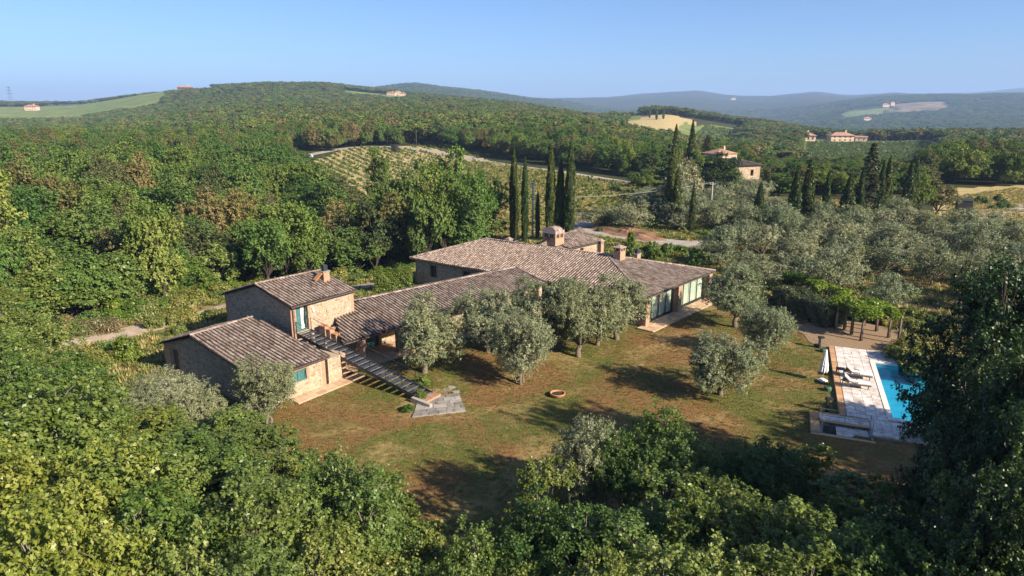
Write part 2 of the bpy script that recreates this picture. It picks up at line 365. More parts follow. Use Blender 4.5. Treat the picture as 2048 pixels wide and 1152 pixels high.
# ground sheet: rings around the camera's foot, out to the horizon
def ground():
    az = np.concatenate([np.linspace(-180, -50, 27)[:-1], np.linspace(-50, 50, 300), np.linspace(50, 180, 27)[1:]])
    rr = np.concatenate([np.linspace(4, 100, 170), np.exp(np.linspace(math.log(100.8), math.log(14000), 190))])
    az = np.radians(az); AZ, RR = np.meshgrid(az, rr, indexing='ij')
    x = (np.sin(AZ)*RR).ravel(); y = (np.cos(AZ)*RR).ravel(); z = terrain(x, y)
    s = (x-PO.x)*PE2.x+(y-PO.y)*PE2.y; t = (x-PO.x)*PE1.x+(y-PO.y)*PE1.y
    pit = ((s > .7) & (s < 9.3) & (t > .9) & (t < 17.0)) | ((s > -1.5) & (s < 1) & (t > 15.6) & (t < 17.2))
    z = np.where(pit, -3.0, z)
    na, nr = len(az), len(rr)
    v = np.column_stack([x, y, z]); ctr = len(v); v = np.vstack([v, [[0, 0, 0]]])
    f = []
    for i in range(na-1):
        b = i*nr; c2 = b+nr
        f += [(b+j, b+j+1, c2+j+1, c2+j) for j in range(nr-1)]
        f.append((ctr, b, c2))
    me = bpy.data.meshes.new('ground'); me.from_pydata(v.tolist(), [], f)
    me.polygons.foreach_set('use_smooth', [True]*len(f))
    X, Y = v[:, 0], v[:, 1]; ys = np.maximum(Y, 1); px = 1024+X/ys*FPX/_c; fw = Y > 1; px, Y0 = wobble(px, Y), Y; Y = Y+.02*Y*np.sin(px*.06)
    lawn = inside(X, Y0, LAWN_EDGE).astype(float)
    straw = inside(X, Y0, VINEYARD).astype(float)
    straw = np.maximum(straw, (inside(X, Y0, pxpoly([(1860, 480), (1870, 400), (1880, 378), (2400, 350), (2400, 460)]))).astype(float))
    straw = np.maximum(straw, (fw & (px > 1255) & (px < 1400) & (Y > 540) & (Y < 850) & (px < 1420-(Y-540)*.12)).astype(float))
    straw = np.maximum(straw, (fw & (px > 1440) & (px < 1640) & (Y > 590) & (Y < 640)).astype(float))
    green = (fw & (((px < 160) & (Y > 800) & (Y < 1500)) | ((px > 90) & (px < 340) & (Y > 950) & (Y < 1700)) | ((px >= 280) & (px < 434) & (Y > 1250) & (Y < 1750))
            | ((px > 690) & (px < 760) & (Y > 1200) & (Y < 1500)) | ((px > 765) & (px < 820) & (Y > 1050) & (Y < 1400))
            | ((px > 1360) & (px < 1490) & (Y > 480) & (Y < 800)) | ((px > 1610) & (px < 1880) & (Y > 300) & (Y < 610)) | ((px > 1225) & (px < 1275) & (Y > 800) & (Y < 1000))
            | ((px > 1690) & (px < 1775) & (Y > 2650) & (Y < 3000)))).astype(float)
    grove = (inside(X, Y0, GROVE) | inside(X, Y0, YARD)).astype(float)
    pale = (fw & (px > 1790) & (px < 1885) & (Y > 2850) & (Y < 3250)).astype(float)
    for nm, d in (('lawn', lawn), ('straw', straw), ('green', green), ('grove', grove), ('pale', pale)):
        a = me.attributes.new(nm, 'FLOAT', 'POINT'); a.data.foreach_set('value', d.astype(np.float32))
    m, t_, b = newmat('ground_cover')
    def A(nm):
        a = t_.nodes.new('ShaderNodeAttribute'); a.attribute_name = nm; return a.outputs['Fac']
    n1, n2, n3, n4 = noise(t_, .12, 4), noise(t_, .55, 5), noise(t_, 3.5, 5, .65), noise(t_, 14, 3, .7)
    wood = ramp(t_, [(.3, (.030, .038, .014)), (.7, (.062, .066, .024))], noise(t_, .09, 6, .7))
    # dry summer lawn: rusty brown, straw and green patches
    gr = ramp(t_, [(.35, (.085, .105, .022)), (.7, (.165, .17, .042))], n3)
    br = ramp(t_, [(.30, (.165, .082, .034)), (.70, (.30, .172, .070))], n3)
    st = ramp(t_, [(.30, (.30, .205, .085)), (.75, (.48, .36, .16))], n3)
    la = mix(t_, ramp(t_, [(.42, (0,)*3), (.56, (1,)*3)], noise(t_, .11, 5, .6, dist=.8)), br, gr)
    la = mix(t_, math_(t_, 'MULTIPLY', ramp(t_, [(.50, (0,)*3), (.66, (1,)*3)], noise(t_, .22, 5, .65, dist=.5)), .8), la, st)
    la = mix(t_, math_(t_, 'MULTIPLY', ramp(t_, [(.55, (0,)*3), (.72, (1,)*3)], n2), .45), la, (.17, .085, .04))
    la = mix(t_, math_(t_, 'MULTIPLY', n4, .22), la, (.06, .05, .02))
    sw = mix(t_, ramp(t_, [(.42, (0,)*3), (.66, (1,)*3)], n2), (.46, .345, .165), (.24, .23, .075))
    sw = mix(t_, math_(t_, 'MULTIPLY', n3, .35), sw, (.56, .42, .23))
    wv = t_.nodes.new('ShaderNodeTexWave'); wv.inputs['Scale'].default_value = .05; wv.inputs['Distortion'].default_value = 2.0; wv.inputs['Detail'].default_value = 2
    g = t_.nodes.new('ShaderNodeNewGeometry'); mp = t_.nodes.new('ShaderNodeMapping'); mp.inputs['Rotation'].default_value = (0, 0, .9)
    t_.links.new(g.outputs['Position'], mp.inputs[0]); t_.links.new(mp.outputs[0], wv.inputs['Vector'])
    gf = mix(t_, wv.outputs['Fac'], (.085, .155, .03), (.22, .26, .075))
    gf = mix(t_, math_(t_, 'MULTIPLY', ramp(t_, [(.4, (0,)*3), (.65, (1,)*3)], noise(t_, .012, 6, .65)), .5), gf, (.29, .265, .10))
    gf = mix(t_, math_(t_, 'MULTIPLY', ramp(t_, [(.45, (0,)*3), (.6, (1,)*3)], noise(t_, .05, 5, .7)), .6), gf, (.08, .115, .028))
    gv = mix(t_, ramp(t_, [(.4, (0,)*3), (.62, (1,)*3)], n2), (.30, .20, .105), (.19, .18, .065))
    def edge(v): return ramp(t_, [(.40, (0,)*3), (.60, (1,)*3)], math_(t_, 'ADD', v, math_(t_, 'MULTIPLY', math_(t_, 'SUBTRACT', n2, .5), .5)))
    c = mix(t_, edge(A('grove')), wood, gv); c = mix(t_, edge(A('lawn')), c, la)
    c = mix(t_, edge(A('straw')), c, sw); c = mix(t_, edge(A('green')), c, gf); c = mix(t_, math_(t_, 'MULTIPLY', A('pale'), ramp(t_, [(.35, (.2,)*3), (.6, (1,)*3)], noise(t_, .012, 6, .7))), c, (.30, .225, .15))
    t_.links.new(c, b.inputs['Base Color']); b.inputs['Roughness'].default_value = .95; b.inputs['Specular IOR Level'].default_value = .1
    bump(t_, b, math_(t_, 'ADD', n4, n3), .9, .06)
    me.materials.append(m)
    o = inst('ground', me); tag(o, 'dry lawn, fields and wooded hills of the estate', None, None, 'structure')
ground()

def ribbon(name, pts, width, mat, dz=.03, wob=.12):
    """road or path draped on the terrain"""
    pts = [Vector((p[0], p[1])) for p in pts]
    d = [0]
    for a, b in zip(pts, pts[1:]): d.append(d[-1]+(b-a).length)
    n = max(8, int(d[-1]/1.5)); u = np.linspace(0, d[-1], n)
    xs = np.interp(u, d, [p.x for p in pts]); ys = np.interp(u, d, [p.y for p in pts])
    k = max(1, n//14); ker = np.ones(2*k+1)/(2*k+1)
    xs = np.convolve(np.pad(xs, k, mode='edge'), ker, 'valid'); ys = np.convolve(np.pad(ys, k, mode='edge'), ker, 'valid')
    tx, ty = np.gradient(xs), np.gradient(ys); L = np.hypot(tx, ty); nx, ny = -ty/L, tx/L
    mb = MB(); rows = []
    for o_ in (-.5, -.25, 0, .25, .5):
        w = width*o_+(np.sin(u*.7)*wob+np.sin(u*.23+2)*wob)*(abs(o_) == .5)
        X, Y = xs+nx*w, ys+ny*w; Z = terrain(X, Y)+dz+.05*(1-abs(o_)*2); rows.append(np.column_stack([X, Y, Z]))
    for r0, r1 in zip(rows, rows[1:]):
        for i in range(n-1): mb.poly([r0[i], r0[i+1], r1[i+1], r1[i]], 0, .5)
    return tag(mb.build(name, mat, None, True), None, None, None, 'structure')
for i, (pp, w) in enumerate(ROADS):
    o = ribbon(['driveway', 'driveway', 'road', 'road', 'path'][i], pxpoly(pp), w, M['pathmat'] if i == 4 else M['asphalt'], .06 if i in (2, 3) else .03)
# bare mound of earth by the drive and the gravel apron by the pool
def patch(name, pts, mat, dz=.02, hump=0.0):
    pl = pxpoly(pts) if not isinstance(pts[0], Vector) else [(p.x, p.y) for p in pts]
    cx = sum(p[0] for p in pl)/len(pl); cy_ = sum(p[1] for p in pl)/len(pl); mb = MB(); K = 9
    dense = []
    for a, b in zip(pl, pl[1:]+pl[:1]):
        for k in range(6): dense.append((a[0]+(b[0]-a[0])*k/6, a[1]+(b[1]-a[1])*k/6))
    n = len(dense)
    def pt(i, k):
        f = k/K; q = dense[i % n]; x = cx+(q[0]-cx)*f; y = cy_+(q[1]-cy_)*f
        w = 1+.03*math.sin(i*1.7)+.03*math.sin(i*.6) if k == K else 1
        x = cx+(x-cx)*w; y = cy_+(y-cy_)*w
        return (x, y, float(terrain(np.array([x]), np.array([y]))[0])+dz+hump*(1-f**2)*(1+.35*math.sin(x*1.3)*math.sin(y*.9)+.25*math.sin(x*2.9+y*1.7)+.15*math.sin(x*6.1-y*4.3)))
    for i in range(n):
        mb.poly([pt(i, 0), pt(i, 1), pt(i+1, 1)], 0, .5)
        for k in range(1, K): mb.poly([pt(i, k), pt(i, k+1), pt(i+1, k+1), pt(i+1, k)], 0, .5)
    return tag(mb.build(name, mat, None, True), None, None, None, 'structure')
patch('earth_mound', [(1165, 452), (1230, 448), (1320, 470), (1340, 483), (1290, 482), (1225, 470)], M['dirt'], .03, .6)
M['gravel'] = flat_mat('brown_gravel', (.25, .17, .10), .95, .3, 7, bmp=.5)
patch('gravel_apron', [pool(-1.5, -.2), pool(-3.2, -5.5), pool(0, -9), pool(5, -8.5), pool(10, -3), pool(10, 1), pool(0, 1.5)], M['gravel'], .03)
patch('forecourt', [(228, 748), (318, 712), (325, 755), (300, 772)], M['gravel'], .025)

# ------------------------------------------------------------------ roofs of barrel tiles
def tile_mesh(name, r0, r1, L, seg=4, mat='tile', lip=True):
    mb = MB()
    def arc(r, y, z): return [(-r*math.cos(math.pi*i/seg), y, z+r*.8*math.sin(math.pi*i/seg)) for i in range(seg+1)]
    a, b = arc(r0, -L/2, .018), arc(r1, L/2, 0)
    for i in range(seg): mb.poly([a[i], a[i+1], b[i+1], b[i]], 0, 0)
    if lip:
        c = arc(r0*.8, -L/2+.002, .018)
        for i in range(seg): mb.poly([a[i+1], a[i], c[i], c[i+1]], 0, 0)
    return mb.mesh(name, M[mat], True)
TILE = tile_mesh('tile', .098, .078, .47); RIDGE = tile_mesh('ridge_tile', .135, .115, .52)
def mesh_arrays(me):
    v = np.empty(len(me.vertices)*3); me.vertices.foreach_get('co', v)
    return v.reshape(-1, 3), [tuple(p.vertices) for p in me.polygons]
TV, TF = mesh_arrays(TILE)
PANV = np.array([(-.13, -.24, .008), (0, -.24, -.03), (.13, -.24, .008), (-.13, .24, 0), (0, .24, -.045), (.13, .24, 0)]); PANF = [(0, 1, 4, 3), (1, 2, 5, 4)]
CAMP = Vector((0, 0, CAM_H))
class Roof:
    """one roof part: deck, its tiles (the largest in view one by one, the others joined)"""
    def __init__(s, parent, single=300):
        s.parent = parent; s.deck = MB(); s.tiles = []; s.ridge = []; s.single = single
    def plane(s, pts, eave=(0, 1), pitch=.31, row=.40, thick=.11):
        pts = [Vector(p) for p in pts]; e = (pts[eave[1]]-pts[eave[0]]).normalized()
        n = Vector((0, 0, 0))
        for i in range(len(pts)): n += (pts[i]-pts[0]).cross(pts[(i+1) % len(pts)]-pts[0])
        n.normalize(); n = n if n.z > 0 else -n
        d = n.cross(e).normalized()
        if d.z > 0: d = -d
        o = pts[eave[0]]
        poly = [((p-o).dot(e), (p-o).dot(d)) for p in pts]
        s.deck.prism([p-n*.03 for p in pts] if (pts[1]-pts[0]).cross(pts[2]-pts[1]).z > 0 else [p-n*.03 for p in pts[::-1]], -n*thick)
        am, aM = min(p[0] for p in poly), max(p[0] for p in poly); bm, bM = min(p[1] for p in poly), max(p[1] for p in poly)
        A = np.arange(am+pitch*.5, aM, pitch); B = np.arange(bM-row*.52, bm-row*.4, -row)
        AA, BB = np.meshgrid(A, B, indexing='ij'); AA = AA.ravel(); BB = BB.ravel()
        ok = inside(AA, np.maximum(BB, bm+.03), poly)
        for a, b in zip(AA[ok], BB[ok]):
            s.tiles.append((o+e*(a+random.uniform(-.012, .012))+d*(b+random.uniform(-.03, .03)+(random.random() < .02)*.1)+n*(.045+.022*math.sin(a*.8+b*.5)+.012*math.sin(a*2.1-b)+random.uniform(-.008, .008)), e, d, n, random.uniform(-.06, .06), 1))
            s.tiles.append((o+e*(a+pitch/2)+d*b+n*.02, e, d, n, 0.0, 0))
    def line(s, p, q, lift=.06):
        p, q = Vector(p), Vector(q); L = (q-p).length; t = (q-p)/L; a = t.cross(Vector((0, 0, 1))).normalized(); n = a.cross(t)
        k = max(1, int(L/.44))
        for i in range(k): s.ridge.append((p+t*(L*(i+.5)/k)+n*lift, a, -t, n))
    def build(s, name='roof'):
        rf = s.deck.build(name, M['pan'], s.parent)
        order = sorted([t for t in s.tiles if t[5]], key=lambda t: (t[0]-CAMP).length)[:s.single]; ids = set(id(t) for t in order)
        def mat4(c, e, d, n, w):
            y = -d; x = (e*math.cos(w)+y*math.sin(w)); y = n.cross(x)
            return Matrix(((x.x, y.x, n.x, c.x), (x.y, y.y, n.y, c.y), (x.z, y.z, n.z, c.z), (0, 0, 0, 1)))
        for t in order:
            o = bpy.data.objects.new('tile', TILE); link(o, rf); o.matrix_local = mat4(*t[:5])
        vs, fs, rs, ms, b = [], [], [], [], 0
        for t in s.tiles:
            if id(t) in ids: continue
            m4 = np.array(mat4(*t[:5])); V, F = (TV, TF) if t[5] else (PANV, PANF)
            vs.append(V@m4[:3, :3].T+m4[:3, 3]); fs += [tuple(i+b for i in f) for f in F]; b += len(V); r = random.random(); rs += [r]*len(F); ms += [0 if t[5] else 1]*len(F)
        if vs:
            me = bpy.data.meshes.new('tile_field'); me.from_pydata(np.concatenate(vs).tolist(), [], fs); me.materials.append(M['tile']); me.materials.append(M['pan']); me.polygons.foreach_set('material_index', ms)
            me.polygons.foreach_set('use_smooth', [True]*len(fs))
            me.attributes.new('rnd', 'FLOAT', 'FACE').data.foreach_set('value', rs); me.update()
            tag(inst('tile_field', me, rf), kind='stuff')
        for t in s.ridge:
            o = bpy.data.objects.new('ridge_tile', RIDGE); link(o, rf); o.matrix_local = mat4(*t, random.uniform(-.05, .05))
        return rf

# ------------------------------------------------------------------ walls of rubble stone
def stone_variants(k=8):
    out = []
    for i in range(k):
        mb = MB(); n = 7; ph = random.random()*6
        def ring(sc, y):
            q = []
            for j in range(n):
                a = 2*math.pi*j/n+ph*.1; x, z = math.cos(a), math.sin(a)
                f = .5/max(abs(x), abs(z))*.35+.5*.65*1.05; jj = random.Random(i*31+j).uniform(.88, 1.06)
                q.append((x*f*sc*jj, y, z*f*sc*jj))
            return q
        b, m, f = ring(1, .2), ring(.99, -.55), ring(.8, -1)
        for j in range(n):
            mb.poly([b[j], b[(j+1) % n], m[(j+1) % n], m[j]], 0, 0); mb.poly([m[j], m[(j+1) % n], f[(j+1) % n], f[j]], 0, 0)
        mb.poly(f, 0, 0); out.append(mb.mesh('stone', M['stone']))
    return out
STONES = stone_variants(); STONE_A = [mesh_arrays(m) for m in STONES]
def wall(parent, A, B, zb, prof, thick=.45, openings=(), single=60, quoins=(True, True), mat='mortar', stones=True, rise=1.0, frame='brick'):
    """outside is on the right going A to B; prof = [(s, z)] top edge; openings = (s0, s1, z0, z1)"""
    A = Vector((A[0], A[1])); B = Vector((B[0], B[1])); L = (B-A).length; t = (B-A)/L; o = Vector((t.y, -t.x))
    def pt(s_, z, out=0.0): q = A+t*s_+o*out; return Vector((q.x, q.y, z))
    ps = [p[0] for p in prof]; pz = [p[1] for p in prof]
    top = lambda s_: float(np.interp(s_, ps, pz))
    cuts = sorted(set([0, L]+[p for p in ps if 0 < p < L]+[q for op in openings for q in op[:2]]))
    mb = MB()
    for s0, s1 in zip(cuts, cuts[1:]):
        mid = (s0+s1)/2; ops = sorted([(op[2], op[3]) for op in openings if op[0] <= mid <= op[1]])
        zs = zb; segs = []
        for z0, z1 in ops: segs.append((zs, z0)); zs = z1
        segs.append((zs, None))
        for z0, z1 in segs:
            a1, b1 = (top(s0), top(s1)) if z1 is None else (z1, z1)
            if a1-z0 < .01 and b1-z0 < .01: continue
            mb.poly([pt(s0, z0), pt(s1, z0), pt(s1, b1), pt(s0, a1)]); mb.poly([pt(s1, z0, -thick), pt(s0, z0, -thick), pt(s0, a1, -thick), pt(s1, b1, -thick)])
            mb.poly([pt(s0, a1), pt(s1, b1), pt(s1, b1, -thick), pt(s0, a1, -thick)]); mb.poly([pt(s1, z0), pt(s0, z0), pt(s0, z0, -thick), pt(s1, z0, -thick)])
    ends = [0, L]
    for e_ in ends: mb.poly([pt(e_, zb), pt(e_, top(e_)), pt(e_, top(e_), -thick), pt(e_, zb, -thick)])
    for s0, s1, z0, z1 in openings:
        for e_ in (s0, s1): mb.poly([pt(e_, z0), pt(e_, z1), pt(e_, z1, -thick), pt(e_, z0, -thick)])
    w = mb.build('wall', M[mat], parent)
    if frame:
        bq = MB()
        def strip(s0, s1, z0, z1):
            k = max(1, int((z1-z0)/.3))
            for i in range(k):
                j = .07*((i % 2)*2-1) if (s1-s0) < .6 else 0
                a0, a1 = s0-(j if s0 > .02 else 0)*.5, s1+(j if s1 < L-.02 else 0)*.5
                bq.prism([pt(a0, z0+(z1-z0)*i/k, -.02), pt(a1, z0+(z1-z0)*i/k, -.02), pt(a1, z0+(z1-z0)*(i+1)/k-.004, -.02), pt(a0, z0+(z1-z0)*(i+1)/k-.004, -.02)], (o.x*.045, o.y*.045, 0))
        if quoins[0]: strip(0, .38, zb, top(.19)-.02)
        if quoins[1]: strip(L-.38, L, zb, top(L-.19)-.02)
        for s0, s1, z0, z1 in openings:
            strip(s0-.24, s0, z0, z1+.18); strip(s1, s1+.24, z0, z1+.18); strip(s0+.002, s1-.002, z1, z1+.18)
        if bq.v: bq.build('brick_trim', M['brick'], w)
    if not stones: return w
    cand = []; z = zb+.03
    while z < max(pz)-.1:
        h = random.uniform(.11, .25)*rise; s_ = random.uniform(0, .15)+(.42 if quoins[0] else .03)
        while s_ < L-(.42 if quoins[1] else .05)-.08:
            wd = random.uniform(.14, .50)*rise; wd = min(wd, L-(.40 if quoins[1] else .03)-s_)
            c, hz = s_+wd/2, z+h/2
            if wd > .1 and z+h < min(top(s_), top(s_+wd))+.12 and not any(s_+wd > a-.26 and s_ < b+.26 and z+h > c0-.05 and z < d0+.2 for a, b, c0, d0 in openings):
                if random.random() < .94: cand.append((wd*h, c, hz, wd*random.uniform(.86, 1.02), h*random.uniform(.82, 1.04)))
            s_ += wd+.02
        z += h+.012
    if max(pz)-min(pz) > .3:                     # small stones up to the sloping verge
        for k in range(4):
            s_ = random.uniform(.1, .3)
            while s_ < L-.3:
                wd = random.uniform(.16, .34); c = s_+wd/2; zz = top(c)-.02-.13*k
                if zz > zb+.5 and not (quoins[0] and c < .42) and not (quoins[1] and c > L-.42) and not any(c+wd > a-.2 and c-wd < b+.2 and zz < d0+.25 for a, b, c0, d0 in openings): cand.append((wd*.1, c, zz, wd, random.uniform(.10, .16)))
                s_ += wd+.015
    cand.sort(key=lambda q: -q[0]); vs, fs, rs, b = [], [], [], 0
    for i, (ar, c, hz, wd, h) in enumerate(cand):
        k = random.randrange(len(STONES)); rot = random.uniform(-.05, .05); dep = random.uniform(.015, .045)
        X = Vector((t.x, t.y, 0)); Z = Vector((0, 0, 1)); Y = -Vector((o.x, o.y, 0))
        X2 = X*math.cos(rot)+Z*math.sin(rot); Z2 = Z*math.cos(rot)-X*math.sin(rot); p = pt(c, hz)
        m4 = Matrix(((X2.x*wd, Y.x*dep, Z2.x*h, p.x), (X2.y*wd, Y.y*dep, Z2.y*h, p.y), (X2.z*wd, Y.z*dep, Z2.z*h, p.z), (0, 0, 0, 1)))
        if i < single:
            ob = bpy.data.objects.new('stone', STONES[k]); link(ob, w); ob.matrix_local = m4
        else:
            V, F = STONE_A[k]; mm = np.array(m4); vs.append(V@mm[:3, :3].T+mm[:3, 3]); fs += [tuple(q+b for q in f) for f in F]; b += len(V); r = random.random(); rs += [r]*len(F)
    if vs:
        me = bpy.data.meshes.new('rubble'); me.from_pydata(np.concatenate(vs).tolist(), [], fs); me.materials.append(M['stone'])
        me.attributes.new('rnd', 'FLOAT', 'FACE').data.foreach_set('value', rs); me.update(); tag(inst('rubble', me, w), kind='stuff')
    return w
def xy(v): return Vector((v[0], v[1]))
def inset(a, b, c, d, e):
    """footprint from four eave corners, pulled in by e"""
    q = [xy(p) for p in (a, b, c, d)]; m = sum(q, Vector((0, 0)))/4; out = []
    for i in range(4):
        p0, p1, p2 = q[i-1], q[i], q[(i+1) % 4]; u = (p0-p1).normalized(); w = (p2-p1).normalized(); out.append(p1+u*e+w*e)
    return out
def window(parent, A, t, o, s0, s1, z0, z1, kind='window', deep=.25, frame='wood', glass='glassdark', bars=1):
    def pt(s_, z, out=0.0): q = A+t*s_+o*out; return Vector((q.x, q.y, z))
    g = MB(); g.prism([pt(s0, z0, -deep), pt(s1, z0, -deep), pt(s1, z1, -deep), pt(s0, z1, -deep)], (-o.x*.03, -o.y*.03, 0))
    w = g.build(kind, M[glass], parent); f = MB(); k = .07
    for (a, b, c, d) in ((s0, s0+k, z0, z1), (s1-k, s1, z0, z1), (s0+k, s1-k, z0, z0+k), (s0+k, s1-k, z1-k, z1)):
        f.prism([pt(a, c, -deep+.05), pt(b, c, -deep+.05), pt(b, d, -deep+.05), pt(a, d, -deep+.05)], (-o.x*.045, -o.y*.045, 0))
    for i in range(bars):
        a = s0+(s1-s0)*(i+1)/(bars+1); f.prism([pt(a-.03, z0+k, -deep+.045), pt(a+.03, z0+k, -deep+.045), pt(a+.03, z1-k, -deep+.045), pt(a-.03, z1-k, -deep+.045)], (-o.x*.04, -o.y*.04, 0))
    f.build('frame', M[frame], w); return w
def gutter(parent, p, q, off=.06):
    p, q = Vector(p), Vector(q); t = (q-p).normalized(); a = t.cross(Vector((0, 0, 1)))
    mb = MB(); mb.tube([p+a*off-Vector((0, 0, .06)), q+a*off-Vector((0, 0, .06))], [.065, .065], 8); mb.build('gutter', M['gutter'], parent)
def chimney(parent, p, w, d, h, rz, cap='hat', z0=None):
    mb = MB(); x, y, z = p; mb.box((x, y, z+h/2), (w, d, h), rz)
    c = mb.build('chimney', M['brick'], parent); k = MB()
    R2 = Matrix.Rotation(rz, 2)
    if cap == 'hat':     # brick pillars and a little tiled hat
        for sx in (-1, 0, 1):
            for sy in (-1, 1):
                q = R2@Vector((sx*(w/2-.07), sy*(d/2-.07))); k.box((x+q.x, y+q.y, z+h+.16), (.13, .13, .32), rz)
        k.build('vent_pillar', M['brick'], c); hh = MB(); e = .09
        ring = [R2@Vector((sx*(w/2+e), sy*(d/2+e))) for sx, sy in ((-1, -1), (1, -1), (1, 1), (-1, 1))]
        base = [Vector((x+q.x, y+q.y, z+h+.322)) for q in ring]; hh.prism(base, (0, 0, .06)); ap = Vector((x, y, z+h+.66)); b2 = [q+Vector((0, 0, .061)) for q in base]
        for i in range(4): hh.poly([b2[i], b2[(i+1) % 4], ap])
        hh.build('chimney_hat', M['tile'], c)
        k2 = MB(); k2.box((x, y, z+h+.15), (w*.55, d*.55, .28), rz); k2.build('flue', M['glassdark'], c)
    else:
        k.box((x, y, z+h+.04), (w+.12, d+.12, .08), rz); k.build('cap_slab', M['slab'], c); q = MB()
        for i in range(4): q.box((x, y, z+h+.15+i*.12), (w*.72-.03*(i % 2), d*.72-.03*(i % 2), .085), rz)
        q.box((x, y, z+h+.35), (w*.45, d*.45, .52), rz); q.build('metal_cowl', M['iron'], c)
    return c

# ---- low annex by the stair
FARM = 'stone farm buildings under clay tiles'
def gable_house(name, label, e0, e1, r0, r1, b0, zb, single, ov=.34, open_front=(), open_gable=(), stones=(70, 50), gut=True):
    h = thing(name, label, 'farmhouse', (0, 0, 0), 0, FARM)
    e0, e1, r0, r1, b0 = [Vector(p) for p in (e0, e1, r0, r1, b0)]
    k_ = xy(r0)-xy(e0); k_.normalize(); best = None          # keep the gable straight in plan: far eave on the line through verge and ridge
    for i in range(10, 130):
        for j in range(60):
            q_ = Vector((*(xy(r0)+k_*(i*.05)), r0.z-.15-j*.03)); v_ = (q_-CAMP).normalized().cross((b0-CAMP).normalized()).length
            if best is None or v_ < best[0]: best = (v_, q_)
    b0 = best[1]; b1 = b0+(r1-r0)
    rf = Roof(h, single); rf.plane([e0, e1, r1, r0], (0, 1)); rf.plane([b1, b0, r0, r1], (0, 1)); rf.line(r0, r1); rf.build()
    u = (e1-e0).normalized(); dn = (e0-r0); dn.z = 0; dn.normalize(); bk = (b0-r0); bk.z = 0; bk.normalize()
    sl = (r0.z-e0.z)/(xy(r0)-xy(e0)).length; sb = (r0.z-b0.z)/max(.1, (xy(r0)-xy(b0)).length)
    c = [xy(e0)-xy(dn)*ov+xy(u)*.16, xy(e1)-xy(dn)*ov-xy(u)*.16, xy(b1)-xy(bk)*ov-xy(u)*.16, xy(b0)-xy(bk)*ov+xy(u)*.16]
    zf = e0.z+sl*ov-.16; zbk = b0.z+sb*ov-.16
    L = (c[1]-c[0]).length; wf = wall(h, c[0], c[1], zb, [(0, zf), (L, zf)], openings=open_front, single=stones[0])
    def gab(a, b, m_, za, zb_, ops, n):           # two pieces that meet under the ridge
        zr_ = r0.z-.17
        for p, q, z0, z1, op, qq in ((a, m_, za, zr_, ops, (True, False)), (m_, b, zr_, zb_, (), (False, True))):
            wall(h, p, q, zb, [(0, z0), ((q-p).length, z1)], openings=op, single=n, quoins=qq)
    gab(c[3], c[0], xy(r0)+xy(u)*.2, zbk, zf, open_gable, stones[1]); gab(c[1], c[2], xy(r1)-xy(u)*.2, zf, zbk, (), 0)
    wall(h, c[2], c[3], zb, [(0, zbk), ((c[3]-c[2]).length, zbk)], single=0, stones=False)
    if gut: gutter(h, e0, e1)
    return h, c, u
A0, A1 = P(518, 762, 2.35), P(658, 712, 2.35)
annex, ca, ua = gable_house('annex', 'low stone annex with dark doorway in its shaded gable, beneath the metal stair', A0, A1, P(379, 672, 3.9), P(504, 635, 3.9), P(318, 685, 3.15), 0, 300,
    open_front=[(2.6, 3.9, 1.05, 1.95)], open_gable=[(.8, 2.0, 0, 2.25)])
def door_leaf(parent, A, B, s0, s1, z0, z1, name, mat, deep=.2, frame='wood', bars=0):
    t = (B-A).normalized(); return window(parent, A, t, Vector((t.y, -t.x)), s0, s1, z0, z1, name, deep, frame, mat, bars)
door_leaf(annex, ca[0], ca[1], 2.6, 3.9, 1.05, 1.95, 'window', 'tealdoor', .18, 'tealdoor', 1)
door_leaf(annex, ca[3], xy(P(379, 672, 3.9))+xy(ua)*.2, .8, 2.0, 0, 2.25, 'door', 'wood', .3)
# wall between annex and upper house, with a step of brick pier
W1, W2 = P(657, 770, 0), P(693, 755, 0)
pier = thing('garden_wall', 'short rubble wall with brick end beside the annex under the stair', 'wall')
wall(pier, W1+Vector((.05, .05, 0)), W2, 0, [(0, 2.0), ((W2-W1).length, 2.0)], single=25, quoins=(False, True), thick=2.2)

# ---- upper house with the teal door
B0, B1 = P(582, 615, 5.1), P(714, 579, 5.1)
upper, cb, ub = gable_house('upper_house', 'tall narrow stone house with teal door at the head of the metal stair', B0, B1, P(509, 569, 6.2), P(642, 541, 6.2), P(442, 588, 5.35), 0, 300,
    open_front=[(.42, 1.62, 2.78, 4.86)])
tb = (cb[1]-cb[0]).normalized(); ob_ = Vector((tb.y, -tb.x))
def ptb(s_, z, out=0.0): q = cb[0]+tb*s_+ob_*out; return Vector((q.x, q.y, z))
d_ = door_leaf(upper, cb[0], cb[1], .42, 1.62, 2.78, 4.86, 'door', 'glassdark', .3, 'tealdoor', 1)
mb = MB(); mb.prism([ptb(.47, 2.82, -.16), ptb(1.0, 2.82, -.16), ptb(1.0, 4.8, -.16), ptb(.47, 4.8, -.16)], (-ob_.x*.05, -ob_.y*.05, 0)); mb.build('door_leaf', M['tealdoor'], d_)
mb = MB(); pr = []
for i in range(9): pr.append((1.06+i*.04, -.22+.03*(i % 2)))
for (a, ao), (b, bo) in zip(pr, pr[1:]):
    mb.poly([ptb(a if a < 1.2 else 1.2+(a-1.2)*.4, 3.6, ao), ptb(b if b < 1.2 else 1.2+(b-1.2)*.4, 3.6, bo), ptb(b, 4.75, bo), ptb(a, 4.75, ao)])
    mb.poly([ptb(a, 2.95, ao), ptb(b, 2.95, bo), ptb(b if b < 1.2 else 1.2+(b-1.2)*.4, 3.6, bo), ptb(a if a < 1.2 else 1.2+(a-1.2)*.4, 3.6, ao)])
mb.build('curtain', M['white'], d_)
mb = MB(); mb.box(tuple(ptb(2.05, 4.35, .08)), (.16, .14, .3), math.atan2(tb.y, tb.x)); mb.build('wall_lamp', M['white'], upper)
